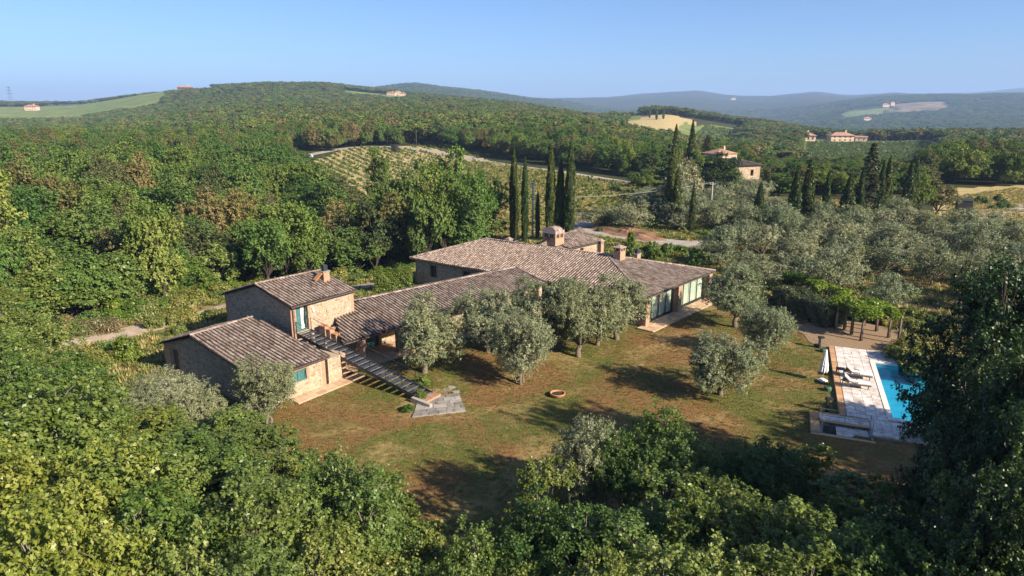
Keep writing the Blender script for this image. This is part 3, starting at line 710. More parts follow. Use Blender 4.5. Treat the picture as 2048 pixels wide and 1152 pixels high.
mb = MB(); mb.tube([ptb(.12, 4.9, .1), ptb(.12, 2.4, .1)], [.05, .05], 8); mb.build('downpipe', M['gutter'], upper)
pc = P(650, 558, 5.9); chimney(upper, (pc.x, pc.y, 5.55), .62, .5, 1.0, math.atan2(ub.y, ub.x), 'cowl')
mb = MB(); q = Vector((pc.x, pc.y, 6.1))-ub*.75; mb.bar(q-Vector((.2, .3, .1)), q+Vector((.25, .2, .45)), .5, .06); mb.build('roof_hatch', M['terracotta'], upper)

# ---- long wing with the loggia
def coplanar(e0, e1, r1, px, py):
    n = (Vector(e1)-Vector(e0)).cross(Vector(r1)-Vector(e0)); best = None
    for k in range(200):
        p = P(px, py, 2+k*.02); d = abs((p-Vector(e0)).dot(n))
        if best is None or d < best[0]: best = (d, p)
    return best[1]
C0, C1, CR1 = P(686, 688, 2.2), P(1093, 565, 2.9), P(1032, 535, 3.75)
CR0 = coplanar(C0, C1, CR1, 707, 603)
wing = thing('long_wing', 'long low wing with an open loggia behind the olive trees', 'farmhouse', (0, 0, 0), 0, FARM)
rf = Roof(wing, 300)
uc = (C1-C0).normalized(); nb = Vector((-uc.y, uc.x, 0)).normalized()
CB0, CB1 = CR0+nb*3.2-Vector((0, 0, .85)), CR1+nb*2.0-Vector((0, 0, .5))
CL = CR0-uc*2.2
rf.plane([C0, C1, CR1, CL], (0, 1)); rf.plane([CB1, CB0, CR0, CR1], (0, 1)); rf.line(CR0, CR1); rf.line(C1-uc*.1, CR1-uc*.1, .09); rf.build(); gutter(wing, C0, C1)
# fascia beam, pillars, set-back wall, floor
def along(s_, back, z=0.0): q = C0+uc*s_+nb*back; return Vector((q.x, q.y, z))
Lc = (C1-C0).length; zt = lambda s_: 2.2+.7*s_/Lc
mb = MB(); mb.bar(along(.1, .38, zt(0)-.10), along(Lc-.1, .38, zt(Lc)-.10), .22, .24); mb.build('beam', M['wood'], wing)
for s_ in (1.9, 5.6, 9.4, 13.2, 17, 20.8, 24.2):
    mb = MB(); mb.box(tuple(along(s_, .42, (zt(s_)-.24)/2)), (.52, .5, zt(s_)-.24), math.atan2(uc.y, uc.x)); mb.build('pillar', M['brick'], wing)
wall(wing, xy(along(0, 2.9)), xy(along(Lc-.2, 2.9)), 0, [(0, 2.55), (Lc-.2, 3.2)], single=40, quoins=(False, False), openings=[(4, 5.2, 0, 2.0), (10, 11.2, 0, 2.0), (17, 18.2, 0, 2.0)])
for s_ in (4, 10, 17): door_leaf(wing, xy(along(0, 2.9)), xy(along(Lc, 2.9)), s_, s_+1.2, 0, 2.0, 'door', 'tealdoor', .2)
mb = MB(); mb.poly([along(.2, 4.8, 0), along(.2, .5, 0), along(.2, .5, 2.0), along(.2, 2.9, 2.6)]); 
wall(wing, xy(CB1), xy(CB0), 0, [(0, 2.9), ((CB1-CB0).length, 2.3)], single=0, stones=False, quoins=(False, False))
wall(wing, xy(C1)-xy(uc)*.25+xy(nb)*.4, xy(CB1)-xy(uc)*.25, 0, [(0, 2.85), ((xy(CR1)-xy(C1)).length-.4, 3.55), ((xy(CB1)-xy(C1)).length-.4, 3.0)], single=20)
mb = MB(); mb.prism([along(-1.2, 3.0, .0), along(-1.2, -.7, .0), along(Lc-.5, -.7, .0), along(Lc-.5, 3.0, .0)], (0, 0, .07)); lo = mb.build('loggia_floor', M['cotto'], wing)
# stepped parapet blocks beside the stair head
st_ = thing('stepped_parapet', 'stepped brick parapet blocks between stair head and tiled roof', 'parapet')
for k, (px, py, z) in enumerate(((648, 652, 3.05), (659, 659, 2.8), (671, 668, 2.5))):
    q = P(px, py, z); mb = MB(); mb.box((q.x, q.y, z/2), (.62, .5, z), math.atan2(-.55, .83)); mb.build('block', M['brick'], st_)
    mb = MB(); mb.box((q.x, q.y, z+.04), (.68, .56, .07), math.atan2(-.55, .83)); mb.build('coping', M['terracotta'], st_)

# ---- main house: hipped roof, glazed end
D0, D1, D2 = P(1290, 597, 2.9), P(1430, 542, 2.9), P(820, 516, 2.9); D3 = D2+(D1-D0)
RZ = 4.75; RA, RB = P(1214, 511, RZ), P(972, 478, RZ)
main = thing('main_house', 'large hip-roofed farmhouse with curtained glass walls at its end', 'farmhouse', (0, 0, 0), 0, FARM)
rf = Roof(main, 300)
rf.plane([D2, D0, RA, RB], (0, 1)); rf.plane([D0, D1, RA], (0, 1)); rf.plane([D1, D3, RB, RA], (0, 1)); rf.plane([D3, D2, RB], (0, 1))
rf.line(RB, RA); rf.line(D0, RA, .07); rf.line(D1, RA, .07); rf.line(D2, RB, .07); rf.line(D3, RB, .07); rf.build()
gutter(main, D0, D1); gutter(main, D2, D0)
md = inset(D0, D1, D3, D2, .42); zt_ = 2.82
f0, f1, f3, f2 = md
Lw = (f0-f2).length
tl = (f0-f2).normalized(); ol = Vector((tl.y, -tl.x))
ops = [(2.2, 3.3, .9, 2.35), (7.2, 8.3, .9, 2.35), (12.5, 13.6, 0, 2.2), (17.5, 18.6, .9, 2.2), (22, 23.2, 0, 2.2)]
wall(main, f2, f0, 0, [(0, zt_), (Lw, zt_)], openings=ops, single=90)
for a, b, c_, d_2 in ops: window(main, f2, tl, ol, a, b, c_, d_2, 'window' if c_ else 'door', .28, 'wood', 'glassdark', 1)
wall(main, f1, f3, 0, [(0, zt_), ((f3-f1).length, zt_)], single=0, quoins=(True, False))
wall(main, f3, f2, 0, [(0, zt_), ((f3-f2).length, zt_)], single=0, stones=False)
# glazed end: brick piers between curtained panes
te = (f1-f0).normalized(); oe = Vector((te.y, -te.x)); Le = (f1-f0).length
def pte(s_, z, out=0.0): q = f0+te*s_+oe*out; return Vector((q.x, q.y, z))
rze = math.atan2(te.y, te.x)
for s_ in (.3, Le*.475, Le-.45):
    mb = MB(); q = pte(s_, zt_/2, -.02); mb.box(tuple(q), (.75 if 1 < s_ < Le-1 else .7, .9, zt_), rze); mb.build('pier', M['brick'], main)
mb = MB(); mb.bar(pte(.1, zt_-.1, -.2), pte(Le-.1, zt_-.1, -.2), .3, .22); mb.build('lintel', M['wood'], main)
m_, t_, b_ = newmat('window_glass'); b_.inputs['Base Color'].default_value = (.9, .95, .93, 1); b_.inputs['Roughness'].default_value = .05
tr_ = t_.nodes.new('ShaderNodeBsdfTransparent'); tr_.inputs[0].default_value = (.95, .98, .96, 1); gl_ = t_.nodes.new('ShaderNodeBsdfGlossy'); gl_.inputs['Roughness'].default_value = .03
fr_ = t_.nodes.new('ShaderNodeMath'); fr_.operation = 'POWER'; lw_ = t_.nodes.new('ShaderNodeLayerWeight'); lw_.inputs[0].default_value = .5; t_.links.new(lw_.outputs['Facing'], fr_.inputs[0]); fr_.inputs[1].default_value = 3.5; mx_ = t_.nodes.new('ShaderNodeMixShader')
for a, b in ((fr_.outputs[0], mx_.inputs[0]), (tr_.outputs[0], mx_.inputs[1]), (gl_.outputs[0], mx_.inputs[2]), (mx_.outputs[0], t_.nodes['Material Output'].inputs[0])): t_.links.new(a, b)
M['glass'] = m_
def bay(s0, s1, k):
    for i in range(k):
        a, b = s0+(s1-s0)*i/k, s0+(s1-s0)*(i+1)/k
        g = MB(); g.prism([pte(a+.05, .12, -.22), pte(b-.05, .12, -.22), pte(b-.05, zt_-.24, -.22), pte(a+.05, zt_-.24, -.22)], (-oe.x*.02, -oe.y*.02, 0))
        w = g.build('glass_panel', M['glass'], main); f = MB()
        for s_ in (a+.028, b-.028): f.bar(pte(s_, .08, -.23), pte(s_, zt_-.22, -.23), .05, .08, up=(te.x, te.y, 0))
        f.bar(pte(a+.06, .09, -.23), pte(b-.06, .09, -.23), .07, .07); f.build('frame', M['iron'], w)
        c2 = MB(); n = 44; pr = [(a+.08+(b-a-.16)*j/n, -.42+.05*math.sin(j*1.9)+.02*math.sin(j*.7+i)) for j in range(n+1)]
        for (x0, o0), (x1, o1) in zip(pr, pr[1:]): c2.poly([pte(x0, .15, o0), pte(x1, .15, o1), pte(x1, zt_-.25, o1*.9-.04), pte(x0, zt_-.25, o0*.9-.04)])
        c2.build('curtain', M['curtain'], w, True)
bay(.68, Le*.475-.38, 4); bay(Le*.475+.38, Le-.82, 4)
mb = MB(); mb.prism([pte(.3, .05, -1.6), pte(Le-.3, .05, -1.6), pte(Le-.3, 2.6, -1.6), pte(.3, 2.6, -1.6)], (-oe.x*.1, -oe.y*.1, 0)); mb.build('inner_wall', M['plaster'], main)
ter = MB(); mbb = [pte(-.9, .0, .0), pte(-.9, .0, 1.75), pte(Le+.2, .0, 1.75), pte(Le+.2, .0, .0)]; ter.prism(mbb, (0, 0, .06)); ter = ter.build('terrace', M['mortar']); tag(ter, kind='structure')
def paving(parent, p0, ax, ay, nx, ny, sx, sy, h, mat, gap=.02, var=.006):
    mes = []
    for v in range(3):
        mb = MB(); mb.box((0, 0, 0), (sx-gap, sy-gap, h), 0, 0, .0); mes.append(mb.mesh('paving_slab', mat))
    rz = math.atan2(ax.y, ax.x)
    for i in range(nx):
        for j in range(ny):
            q = Vector(p0)+ax*((i+.5)*sx)+ay*((j+.5)*sy); inst('paving_slab', random.choice(mes), parent, (q.x, q.y, q.z+random.uniform(-var, var)), rz)
def slab_mat(name, stops, scale, spots, spotcol, amt):
    m, t, b = newmat(name); o = t.nodes.new('ShaderNodeObjectInfo')
    c = ramp(t, stops, o.outputs['Random'])
    k = ramp(t, [(spots, (0,)*3), (spots+.2, (1,)*3)], noise(t, scale, 6, .7)); c = mix(t, math_(t, 'MULTIPLY', k, amt), c, spotcol)
    t.links.new(c, b.inputs['Base Color']); b.inputs['Roughness'].default_value = .85; bump(t, b, noise(t, 25), .4, .01); return m
M['cottoslab'] = slab_mat('cotto_slab', [(0, (.42, .27, .16)), (.5, (.50, .34, .21)), (1, (.56, .41, .27))], 2.5, .5, (.33, .22, .14), .6)
M['travertine'] = slab_mat('worn_travertine', [(0, (.60, .545, .49)), (.5, (.67, .62, .565)), (1, (.74, .70, .65))], 2.3, .45, (.32, .22, .165), .75)
M['redslab'] = slab_mat('brick_border', [(0, (.40, .20, .09)), (.5, (.50, .28, .13)), (1, (.58, .37, .19))], 3, .55, (.28, .15, .08), .5)
paving(ter, pte(-.88, .075, .0), Vector((te.x, te.y, 0)), Vector((oe.x, oe.y, 0)), int((Le+1.05)/.62), 3, .62, .57, .04, M['cottoslab'])
q = P(1238, 528, 4.0); chimney(main, (q.x, q.y, 3.7), 1.0, .85, 1.75, rze, 'hat')
q = P(1274, 516, 3.6); chimney(main, (q.x, q.y, 3.3), .75, .5, .75, rze, 'slab')
q = P(1018, 485, 4.6); chimney(main, (q.x, q.y, 3.9), .6, .55, .75, rze, 'hat')
# terracotta walk along the annex and the wing
wk = MB(); W0 = xy(ca[0])+xy(ua)*2.2; n_ = Vector((ua.y, -ua.x))
wk.prism([Vector((*p, 0)) for p in (W0, W0+n_*1.15, xy(ca[1])+xy(ua)*2.6+n_*1.15, xy(ca[1])+xy(ua)*2.6)], (0, 0, .05)); wk = wk.build('garden_walk', M['mortar']); tag(wk, kind='structure')
paving(wk, Vector((*W0, .07)), ua, Vector((n_.x, n_.y, 0)), 10, 2, .62, .56, .04, M['cottoslab'])

# ---- small house behind, with the domed dovecote
F0, F1 = P(1140, 497, 4.15), P(1205, 482, 4.15); FR0, FR1 = P(1097, 477, 5.35), P(1160, 460, 5.35); FB = FR0+(FR0-F0)*1.0; FB.z = 4.15
rear, cf, uf = gable_house('rear_house', 'small stone house with a domed brick dovecote behind the main roof', F0, F1, FR0, FR1, FB, 0, 120, stones=(25, 40))
mb = MB(); q = FR0+uf*.9; rzf = math.atan2(uf.y, uf.x); mb.box((q.x, q.y, 5.25), (1.6, 1.9, 1.4), rzf); dv = mb.build('dovecote', M['brick'], rear)
mb = MB(); K = 8
for i in range(K):
    for j in range(6):
        def dp(i_, j_):
            a = math.pi*i_/K; sx = math.cos(a); zz = math.sin(a); return q+Vector((math.cos(rzf), math.sin(rzf), 0))*((j_/6-.5)*1.7*(1-.3*zz))+Vector((-math.sin(rzf), math.cos(rzf), 0))*(sx*1.0)+Vector((0, 0, 5.95-5.35+zz*.72))
        mb.poly([dp(i, j), dp(i+1, j), dp(i+1, j+1), dp(i, j+1)])
for j_ in (0, 6): mb.poly([dp(i_, j_) for i_ in range(K+1)])
mb.build('dome', M['tile'], dv)
mb = MB(); dx = Vector((math.cos(rzf), math.sin(rzf), 0)); dy = Vector((-math.sin(rzf), math.cos(rzf), 0))
for (fx, fy, ax) in [(-.806, .42, 0), (-.806, -.42, 0), (-.35, -.956, 1), (.35, -.956, 1)]:
    for k in (-.14, .14):
        p_ = q+dx*(fx+(k if ax else 0))+dy*(fy+(0 if ax else k)); mb.box((p_.x, p_.y, 5.66), (.2 if ax else .04, .04 if ax else .2, .42), rzf)
mb.build('vent', M['glassdark'], dv)
mb = MB(); nf = Vector((uf.y, -uf.x, 0))
for i in range(11):
    a = F0+uf*(1.5+i*.32)-nf*.30; mb.bar(Vector((a.x, a.y, 3.2)), Vector((a.x, a.y, 3.75))+uf*.3, .1, .06); mb.bar(Vector((a.x, a.y, 3.75))+nf*.02, Vector((a.x, a.y, 3.2))+uf*.3+nf*.02, .1, .06)
mb.build('brick_lattice', M['terracotta'], rear)
q2 = P(1201, 503, 3.7); chimney(rear, (q2.x, q2.y, 2.6), .55, .5, 2.0, rzf, 'hat')

# ------------------------------------------------------------------ metal stair to the teal door
M['nosing'] = flat_mat('worn_steel_nosing', (.20, .205, .215), .5, .25, 6, .4, .5)
def stair():
    TR, BR = Vector((-16.15, 52.19, 2.75)), Vector((-5.72, 45.28, .28)); g = BR-TR; gh = Vector((g.x, g.y, 0)).normalized(); lf = Vector((gh.y, -gh.x, 0)); Wd = 1.36
    T = thing('metal_stair', 'dark metal outdoor stair with thin rails climbing to the teal door', 'stair', (BR.x, BR.y, 0)); off = Vector((BR.x, BR.y, 0))
    n = 21
    def bld(mb, nm, mt, par=None):
        mb.v = [tuple(Vector(v)-off) for v in mb.v] if par is None or par is T else mb.v
        return mb.build(nm, M[mt], T)
    p = lambda f: TR+g*f
    top = TR+gh*(-1.15)
    for side in (0, 1):
        a = lf*(Wd*side); mb = MB()
        mb.bar(p(0)+a-Vector((0, 0, .06)), p(1)+a-Vector((0, 0, .02)), .05, .24); mb.bar(top+a-Vector((0, 0, .06)), p(0)+a-Vector((0, 0, .06)), .05, .22); bld(mb, 'stringer', 'iron')
    mb = MB(); mb.prism([top+lf*.03, top+lf*(Wd-.03), p(0)+lf*(Wd-.03), p(0)+lf*.03], (0, 0, -.05)); bld(mb, 'landing', 'tread')
    for i in range(n):
        c = p((i+.5)/n); c = c+Vector((0, 0, -.03)); d = g.length/n*.43
        a, b = c-gh*d, c+gh*d
        mb = MB(); mb.prism([a+lf*.03, a+lf*(Wd-.03), b+lf*(Wd-.03), b+lf*.03], (0, 0, -.04)); tr = bld(mb, 'tread', 'tread')
        e = MB(); e.bar(b+lf*.03+Vector((0, 0, .012))-off, b+lf*(Wd-.03)+Vector((0, 0, .012))-off, .035, .04); e.build('nosing', M['nosing'], tr)
    for side in (0, 1):
        a = lf*(Wd*side+(.03 if side else -.03)); k = 8
        for i in range(k+1):
            q = p(i/k)+a; mb = MB(); mb.bar(q-Vector((0, 0, .12)), q+Vector((0, 0, .98)), .045, .02, up=tuple(lf)); bld(mb, 'rail_post', 'iron')
        q = top+a; mb = MB(); mb.bar(q-Vector((0, 0, .1)), q+Vector((0, 0, .98)), .045, .02, up=tuple(lf)); bld(mb, 'rail_post', 'iron')
        for h in (.98, .62, .3):
            mb = MB(); rr = .02 if h > .9 else .009; mb.tube([top+a+Vector((0, 0, h)), p(0)+a+Vector((0, 0, h)), p(1)+a+Vector((0, 0, h))], [rr]*3, 6); bld(mb, 'rail', 'iron')
    # brick footing and the stone slab at the bottom
    f = thing('stair_footing', 'low brick footing carrying the bottom of the metal stair', 'footing')
    c = BR+lf*(Wd/2)+gh*.1; mb = MB(); mb.box((c.x, c.y, .12), (1.0, Wd+.5, .24), math.atan2(gh.y, gh.x)); mb.build('step', M['brick'], f)
    c = BR+lf*(Wd+.2); mb = MB(); mb.bar(c-gh*.5+Vector((0, 0, .25-c.z)), c+gh*1.2+Vector((0, 0, .12-c.z)), .28, .34); mb.build('cheek_wall', M['flag'], f)
M['flag'] = slab_mat('lichened_flagstone', [(0, (.17, .15, .13)), (.5, (.25, .225, .195)), (1, (.36, .33, .29))], 2.2, .5, (.10, .085, .07), .7)
stair()
def slab_pad():
    q = [P(824, 836), P(932, 823), P(918, 788), P(838, 797)]; q = [Vector((v.x, v.y, 0)) for v in q]
    mb = MB(); mb.prism(q, (0, 0, .05)); o = mb.build('stone_pad', M['slab']); tag(o, 'uneven grey flagstone pad at the foot of the stair', kind='structure')
    R_ = random.Random(4); ny = 6
    for j in range(ny):
        a, b = q[0].lerp(q[3], j/ny), q[1].lerp(q[2], j/ny); a2, b2 = q[0].lerp(q[3], (j+1)/ny), q[1].lerp(q[2], (j+1)/ny); c = [0]
        while c[-1] < 1: c.append(min(1, c[-1]+R_.uniform(.12, .3)))
        for s0, s1 in zip(c, c[1:]):
            if s1-s0 < .05: continue
            w = [a.lerp(b, s0), a.lerp(b, s1), a2.lerp(b2, s1), a2.lerp(b2, s0)]; m = sum(w, Vector((0, 0, 0)))/4
            w = [m+(v-m)*R_.uniform(.90, .97)+Vector((0, 0, .048+R_.uniform(0, .004))) for v in w]
            mb = MB(); mb.prism(w, (0, 0, .03+R_.uniform(0, .02))); mb.build('flagstone', M['flag'], o)
slab_pad()
for px, py in ((893, 780), (903, 775), (912, 784)):
    q = P(px, py); mb = MB(); mb.prism([(q.x+.35*math.cos(a)*random.uniform(.7, 1.1), q.y+.28*math.sin(a)*random.uniform(.7, 1.1), .0) for a in np.linspace(0, 5.3, 6)], (0, 0, .04))
    tag(mb.build('stepping_stone', M['flag']), 'flat stepping stone in the grass beside the flagstone pad', 'stone', 'stepping stones by the stair')
q = P(1115, 791); mb = MB()
mb.lathe([(.46, 0), (.52, .07), (.56, .19), (.57, .22), (.50, .23), (.46, .18), (.44, .10)], 28, (0, 0, 0))
bw = thing('planter_bowl', 'round terracotta bowl planter standing alone on the lawn', 'planter', (q.x, q.y, 0)); mb.build('bowl', M['terracotta'], bw, True)
mb = MB(); mb.lathe([(.455, .12), (.25, .14), (.0, .15)], 20); mb.build('soil', M['pan'], bw)

# ------------------------------------------------------------------ pool
ZD = .16
pd = MB()
def deck(s0, s1, t0, t1, z0=-.25, z1=ZD-.03): pd.prism([pool(s0, t0, z0), pool(s0, t1, z0), pool(s1, t1, z0), pool(s1, t0, z0)], (0, 0, z1-z0))
PW, PL0, PL1, PR = 2.78, 3.08, 14.15, 8.0
deck(-.45, PW, 0, 14.7); deck(PW+.002, 9.4, 0, .9); deck(PW+.002, 4.45, .902, PL0); deck(PW+.002, 9.4, PL1, 17.3); deck(1.32, PW, 14.702, 17.3); deck(-2.3, 1.318, 14.702, 16.15); deck(-2.3, -1.7, 16.152, 17.9); deck(PR, 9.4, .902, PL1-.002)
pdk = pd.build('pool_deck', M['mortar']); tag(pdk, 'worn pale travertine deck around the pool', kind='structure')
X_, Y_ = Vector((PE2.x, PE2.y, 0)), Vector((PE1.x, PE1.y, 0))
paving(pdk, pool(.02, .02, ZD-.01), X_, Y_, 4, 24, .61, .612, .05, M['travertine'])
paving(pdk, pool(2.5, .02, ZD-.01), X_, Y_, 11, 1, .62, .55, .05, M['travertine'])
paving(pdk, pool(2.5, .6, ZD-.012), X_, Y_, 3, 4, .62, .54, .05, M['travertine'])
paving(pdk, pool(1.3, 14.72, ZD-.01), X_, Y_, 12, 4, .63, .63, .05, M['travertine'])
paving(pdk, pool(-1.72, 14.98, ZD-.012), X_, Y_, 5, 2, .6, .56, .05, M['travertine'])
paving(pdk, pool(-.43, .02, ZD-.012), X_, Y_, 1, 49, .41, .3, .05, M['redslab'])
paving(pdk, pool(-2.28, 14.72, ZD-.012), X_, Y_, 6, 1, .31, .24, .05, M['redslab'])
paving(pdk, pool(-2.28, 14.97, ZD-.012), X_, Y_, 1, 9, .5, .31, .05, M['redslab'])
# technical pit in front, with walls, lid edge and rail
pit = thing('technical_pit', 'sunken pump pit with terracotta kerb under the rail at the pool corner', 'pit')
def seg(nm, s0, s1, t0, t1, z0, z1, mt):
    mb = MB(); mb.prism([pool(s0, t0, z0), pool(s0, t1, z0), pool(s1, t1, z0), pool(s1, t0, z0)], (0, 0, z1-z0)); return mb.build(nm, M[mt], pit)
seg('floor', -1.69, 1.31, 16.16, 17.85, -1.3, -1.2, 'slab'); seg('pit_wall', -1.69, 1.31, 16.16, 16.3, -1.19, .05, 'slab'); seg('pit_wall', -1.69, -1.55, 16.31, 17.85, -1.19, .05, 'slab')
seg('pit_wall', 1.17, 1.31, 16.31, 17.85, -1.19, .13, 'slab'); seg('pit_wall', -1.54, 1.16, 17.7, 17.85, -1.19, .02, 'slab'); seg('kerb', -1.69, 1.31, 16.0, 16.3, .172, .21, 'redslab'); seg('kerb', -2.28, 1.4, 17.87, 18.1, -.1, .06, 'redslab'); seg('hatch', -.75, 1.15, 16.32, 17.68, -.04, .0, 'travertine')
rl = thing('pool_rail', 'thin metal guard rail round the pump pit by the pool', 'railing')
c4 = [pool(-1.6, 17.75, 0), pool(-1.72, 16.08, 0), pool(1.25, 16.1, 0), pool(1.25, 17.3, 0)]
for a in c4+[c4[1].lerp(c4[2], .5), c4[0].lerp(c4[1], .5)]:
    mb = MB(); mb.tube([a+Vector((0, 0, .05)), a+Vector((0, 0, 1.0))], [.02, .02], 8); mb.build('post', M['galv'], rl)
for z in (.55, 1.0):
    mb = MB(); mb.tube([a+Vector((0, 0, z)) for a in c4], [.018]*4, 8); mb.build('rail', M['galv'], rl)
mb = MB(); q = pool(3.5, 17.1, 0); mb.tube([q, q+Vector((0, 0, 1.9))], [.03, .025], 8); mb.tube([q+Vector((-.05, -.05, 1.85)), q+Vector((.1, .1, 1.98))], [.06, .08], 8)
tag(mb.build('pool_shower', M['galv']), 'thin metal pool shower pole at the edge of the deck', 'shower')
# grey service covers along the front of the deck
for k in range(3):
    mb = MB(); s0 = 2.9+k*1.05; mb.prism([pool(s0, 16.2, ZD+.022), pool(s0, 17.2, ZD+.022), pool(s0+1.0, 17.2, ZD+.022), pool(s0+1.0, 16.2, ZD+.022)], (0, 0, .03))
    tag(mb.build('service_cover', M['slab']), 'grey service cover slab along the front of the pool deck', 'cover', 'service covers on the pool deck')
def water_stuff():
    m, t, b = newmat('pool_tiles'); c = ramp(t, [(.35, (.10, .36, .50)), (.65, (.15, .44, .58))], noise(t, 2)); t.links.new(c, b.inputs['Base Color']); b.inputs['Roughness'].default_value = .5
    p = thing('swimming_pool', 'long turquoise swimming pool with corner steps in the stone deck', 'pool')
    def wl(nm, s0, s1, t0, t1, z0, z1, mt=m):
        mb = MB(); mb.prism([pool(s0, t0, z0), pool(s0, t1, z0), pool(s1, t1, z0), pool(s1, t0, z0)], (0, 0, z1-z0)); return mb.build(nm, mt, p)
    wl('basin_floor', PW, PR, .9, PL1, -.95, -.8); wl('basin_wall', PW-.1, PW+.002, PL0, PL1, -.8, ZD-.06); wl('basin_wall', PW, PR, PL1-.002, PL1+.1, -.8, ZD-.06)
    wl('basin_wall', PR-.002, PR+.1, .9, PL1, -.8, ZD-.06); wl('basin_wall', PW, 4.55, PL0-.1, PL0+.002, -.8, ZD-.06); wl('basin_wall', 4.45, PR, .8, .902, -.8, ZD-.06); wl('basin_wall', 4.35, 4.452, .9, PL0-.1, -.8, ZD-.06)
    for k in range(5): wl('step', 4.46, PR-.01, .91, 1.4+k*.44, -.8+.003*k, -.10-k*.14)
    cop = flat_mat('coping_stone', (.70, .655, .58), .8, .12, 3)
    for nm, s0, s1, t0, t1 in (('l', PW-.32, PW+.03, PL0-.32, PL1+.32), ('b', PW+.032, PR+.3, PL1-.03, PL1+.32), ('t', PW+.032, 4.44, PL0-.32, PL0+.03), ('k', 4.10, 4.46, .6, PL0-.322), ('u', 4.462, PR+.3, .6, .93)):
        L = max(s1-s0, t1-t0); n = int(L/.6)
        for i in range(n):
            f0_, f1_ = i/n, (i+1)/n-.012/L
            if s1-s0 > t1-t0: wl('coping', s0+(s1-s0)*f0_, s0+(s1-s0)*f1_, t0, t1, ZD-.05, ZD+.045, cop)
            else: wl('coping', s0, s1, t0+(t1-t0)*f0_, t0+(t1-t0)*f1_, ZD-.05, ZD+.045, cop)
    m2, t2, b2 = newmat('pool_water'); tr = t2.nodes.new('ShaderNodeBsdfTransparent'); tr.inputs[0].default_value = (.36, .86, .93, 1); gl = t2.nodes.new('ShaderNodeBsdfGlossy'); gl.inputs['Roughness'].default_value = .02
    lw2 = t2.nodes.new('ShaderNodeLayerWeight'); lw2.inputs[0].default_value = .5; fr = t2.nodes.new('ShaderNodeMath'); fr.operation = 'POWER'; fr.inputs[1].default_value = 4.5; t2.links.new(lw2.outputs['Facing'], fr.inputs[0]); mx = t2.nodes.new('ShaderNodeMixShader'); bp = t2.nodes.new('ShaderNodeBump'); bp.inputs['Strength'].default_value = .3; bp.inputs['Distance'].default_value = .05
    t2.links.new(noise(t2, 2.2, 3), bp.inputs['Height']); t2.links.new(bp.outputs[0], gl.inputs['Normal']); t2.links.new(bp.outputs[0], lw2.inputs['Normal'])
    for a, b_ in ((fr.outputs[0], mx.inputs[0]), (tr.outputs[0], mx.inputs[1]), (gl.outputs[0], mx.inputs[2]), (mx.outputs[0], t2.nodes['Material Output'].inputs[0])): t2.links.new(a, b_)
    mb = MB(); zw = ZD-.14; mb.poly([pool(a, b_, zw) for a, b_ in ((PW, PL0), (PW, PL1), (PR, PL1), (PR, .9), (4.45, .9), (4.45, PL0))]); mb.build('water', m2, p)
water_stuff()
def lounger(loc, rz, label, frame='wood', cloth='white'):
    L = thing('sun_lounger', label, 'sun lounger', loc, rz, 'sun loungers by the pool'); LX, LY = 1.95, .66
    for sy in (-1, 1):
        mb = MB(); mb.bar((-LX/2, sy*LY/2, .30), (LX/2, sy*LY/2, .30), .05, .09); mb.build('side_rail', M[frame], L)
        for sx in (-.85, .78):
            mb = MB(); mb.bar((sx, sy*(LY/2-.01), .26), (sx, sy*(LY/2-.01), 0), .06, .06, up=(1, 0, 0)); mb.build('leg', M[frame], L)
        mb = MB(); mb.bar((-.75, sy*LY/2, .50), (.1, sy*LY/2, .50), .05, .04); mb.bar((.05, sy*LY/2, .34), (.05, sy*LY/2, .48), .04, .04, up=(1, 0, 0)); mb.build('armrest', M[frame], L)
    for i in range(13):
        mb = MB(); x = -.28+i*.098; mb.box((x, 0, .325), (.07, LY-.06, .025)); mb.build('slat', M[frame], L)
    mb = MB(); mb.box((.35, 0, .385), (1.25, LY-.08, .08)); mb.build('cushion', M[cloth], L)
    mb = MB(); mb.bar((-.27, 0, .37), (-.82, 0, .88), LY-.08, .08); mb.build('backrest', M[cloth], L)
    mb = MB(); mb.bar((-.62, 0, .66), (-.72, 0, .30), .5, .03, up=(0, 1, 0)); mb.build('prop', M[frame], L); return L
q = pool(.95, 9.15, ZD+.015); lounger(q, POOL_RZ+.02, 'white-cushioned wooden lounger next to the folded parasol')
q = pool(1.25, 7.1, ZD+.015); lounger(q, POOL_RZ-.03, 'white-cushioned wooden lounger second from the folded parasol, nearer the pool steps')
q = pool(.05, 6.7, ZD+.015); tb_ = thing('side_table', 'small dark slatted table between the loungers and the brick border', 'table', q, POOL_RZ)
mb = MB(); mb.box((0, 0, .40), (.62, .6, .04)); mb.build('table_top', M['black'], tb_)
for sx in (-1, 1):
    for sy in (-1, 1): mb = MB(); mb.box((sx*.26, sy*.25, .19), (.05, .05, .38)); mb.build('leg', M['black'], tb_)
# folded parasol
q = pool(-1.25, 8.3, 0); pa = thing('parasol', 'folded white parasol standing on the grass beside the pool deck', 'parasol', q)
mb = MB(); mb.box((0, 0, .05), (.55, .55, .1), .3); mb.box((0, 0, .13), (.35, .35, .07), .3); mb.build('base', M['white'], pa)
mb = MB(); mb.tube([(0, 0, .1), (.05, 0, 2.55)], [.03, .025], 8); mb.build('pole', M['woodpale'], pa)
mb = MB(); n = 24; prof = [(.06, 2.5), (.12, 2.2), (.20, 1.7), (.27, 1.2), (.30, .85), (.26, .72)]
for (r0, z0), (r1, z1) in zip(prof, prof[1:]):
    for j in range(n):
        def cp(r, z, j): f = 1+.28*(j % 2)*(2.5-z)/1.8-.1; a = 2*math.pi*j/n; return (.02*z+r*f*math.cos(a), r*f*math.sin(a), z)
        mb.poly([cp(r0, z0, j), cp(r1, z1, j), cp(r1, z1, j+1), cp(r0, z0, j+1)])
mb.build('canopy', M['white'], pa)
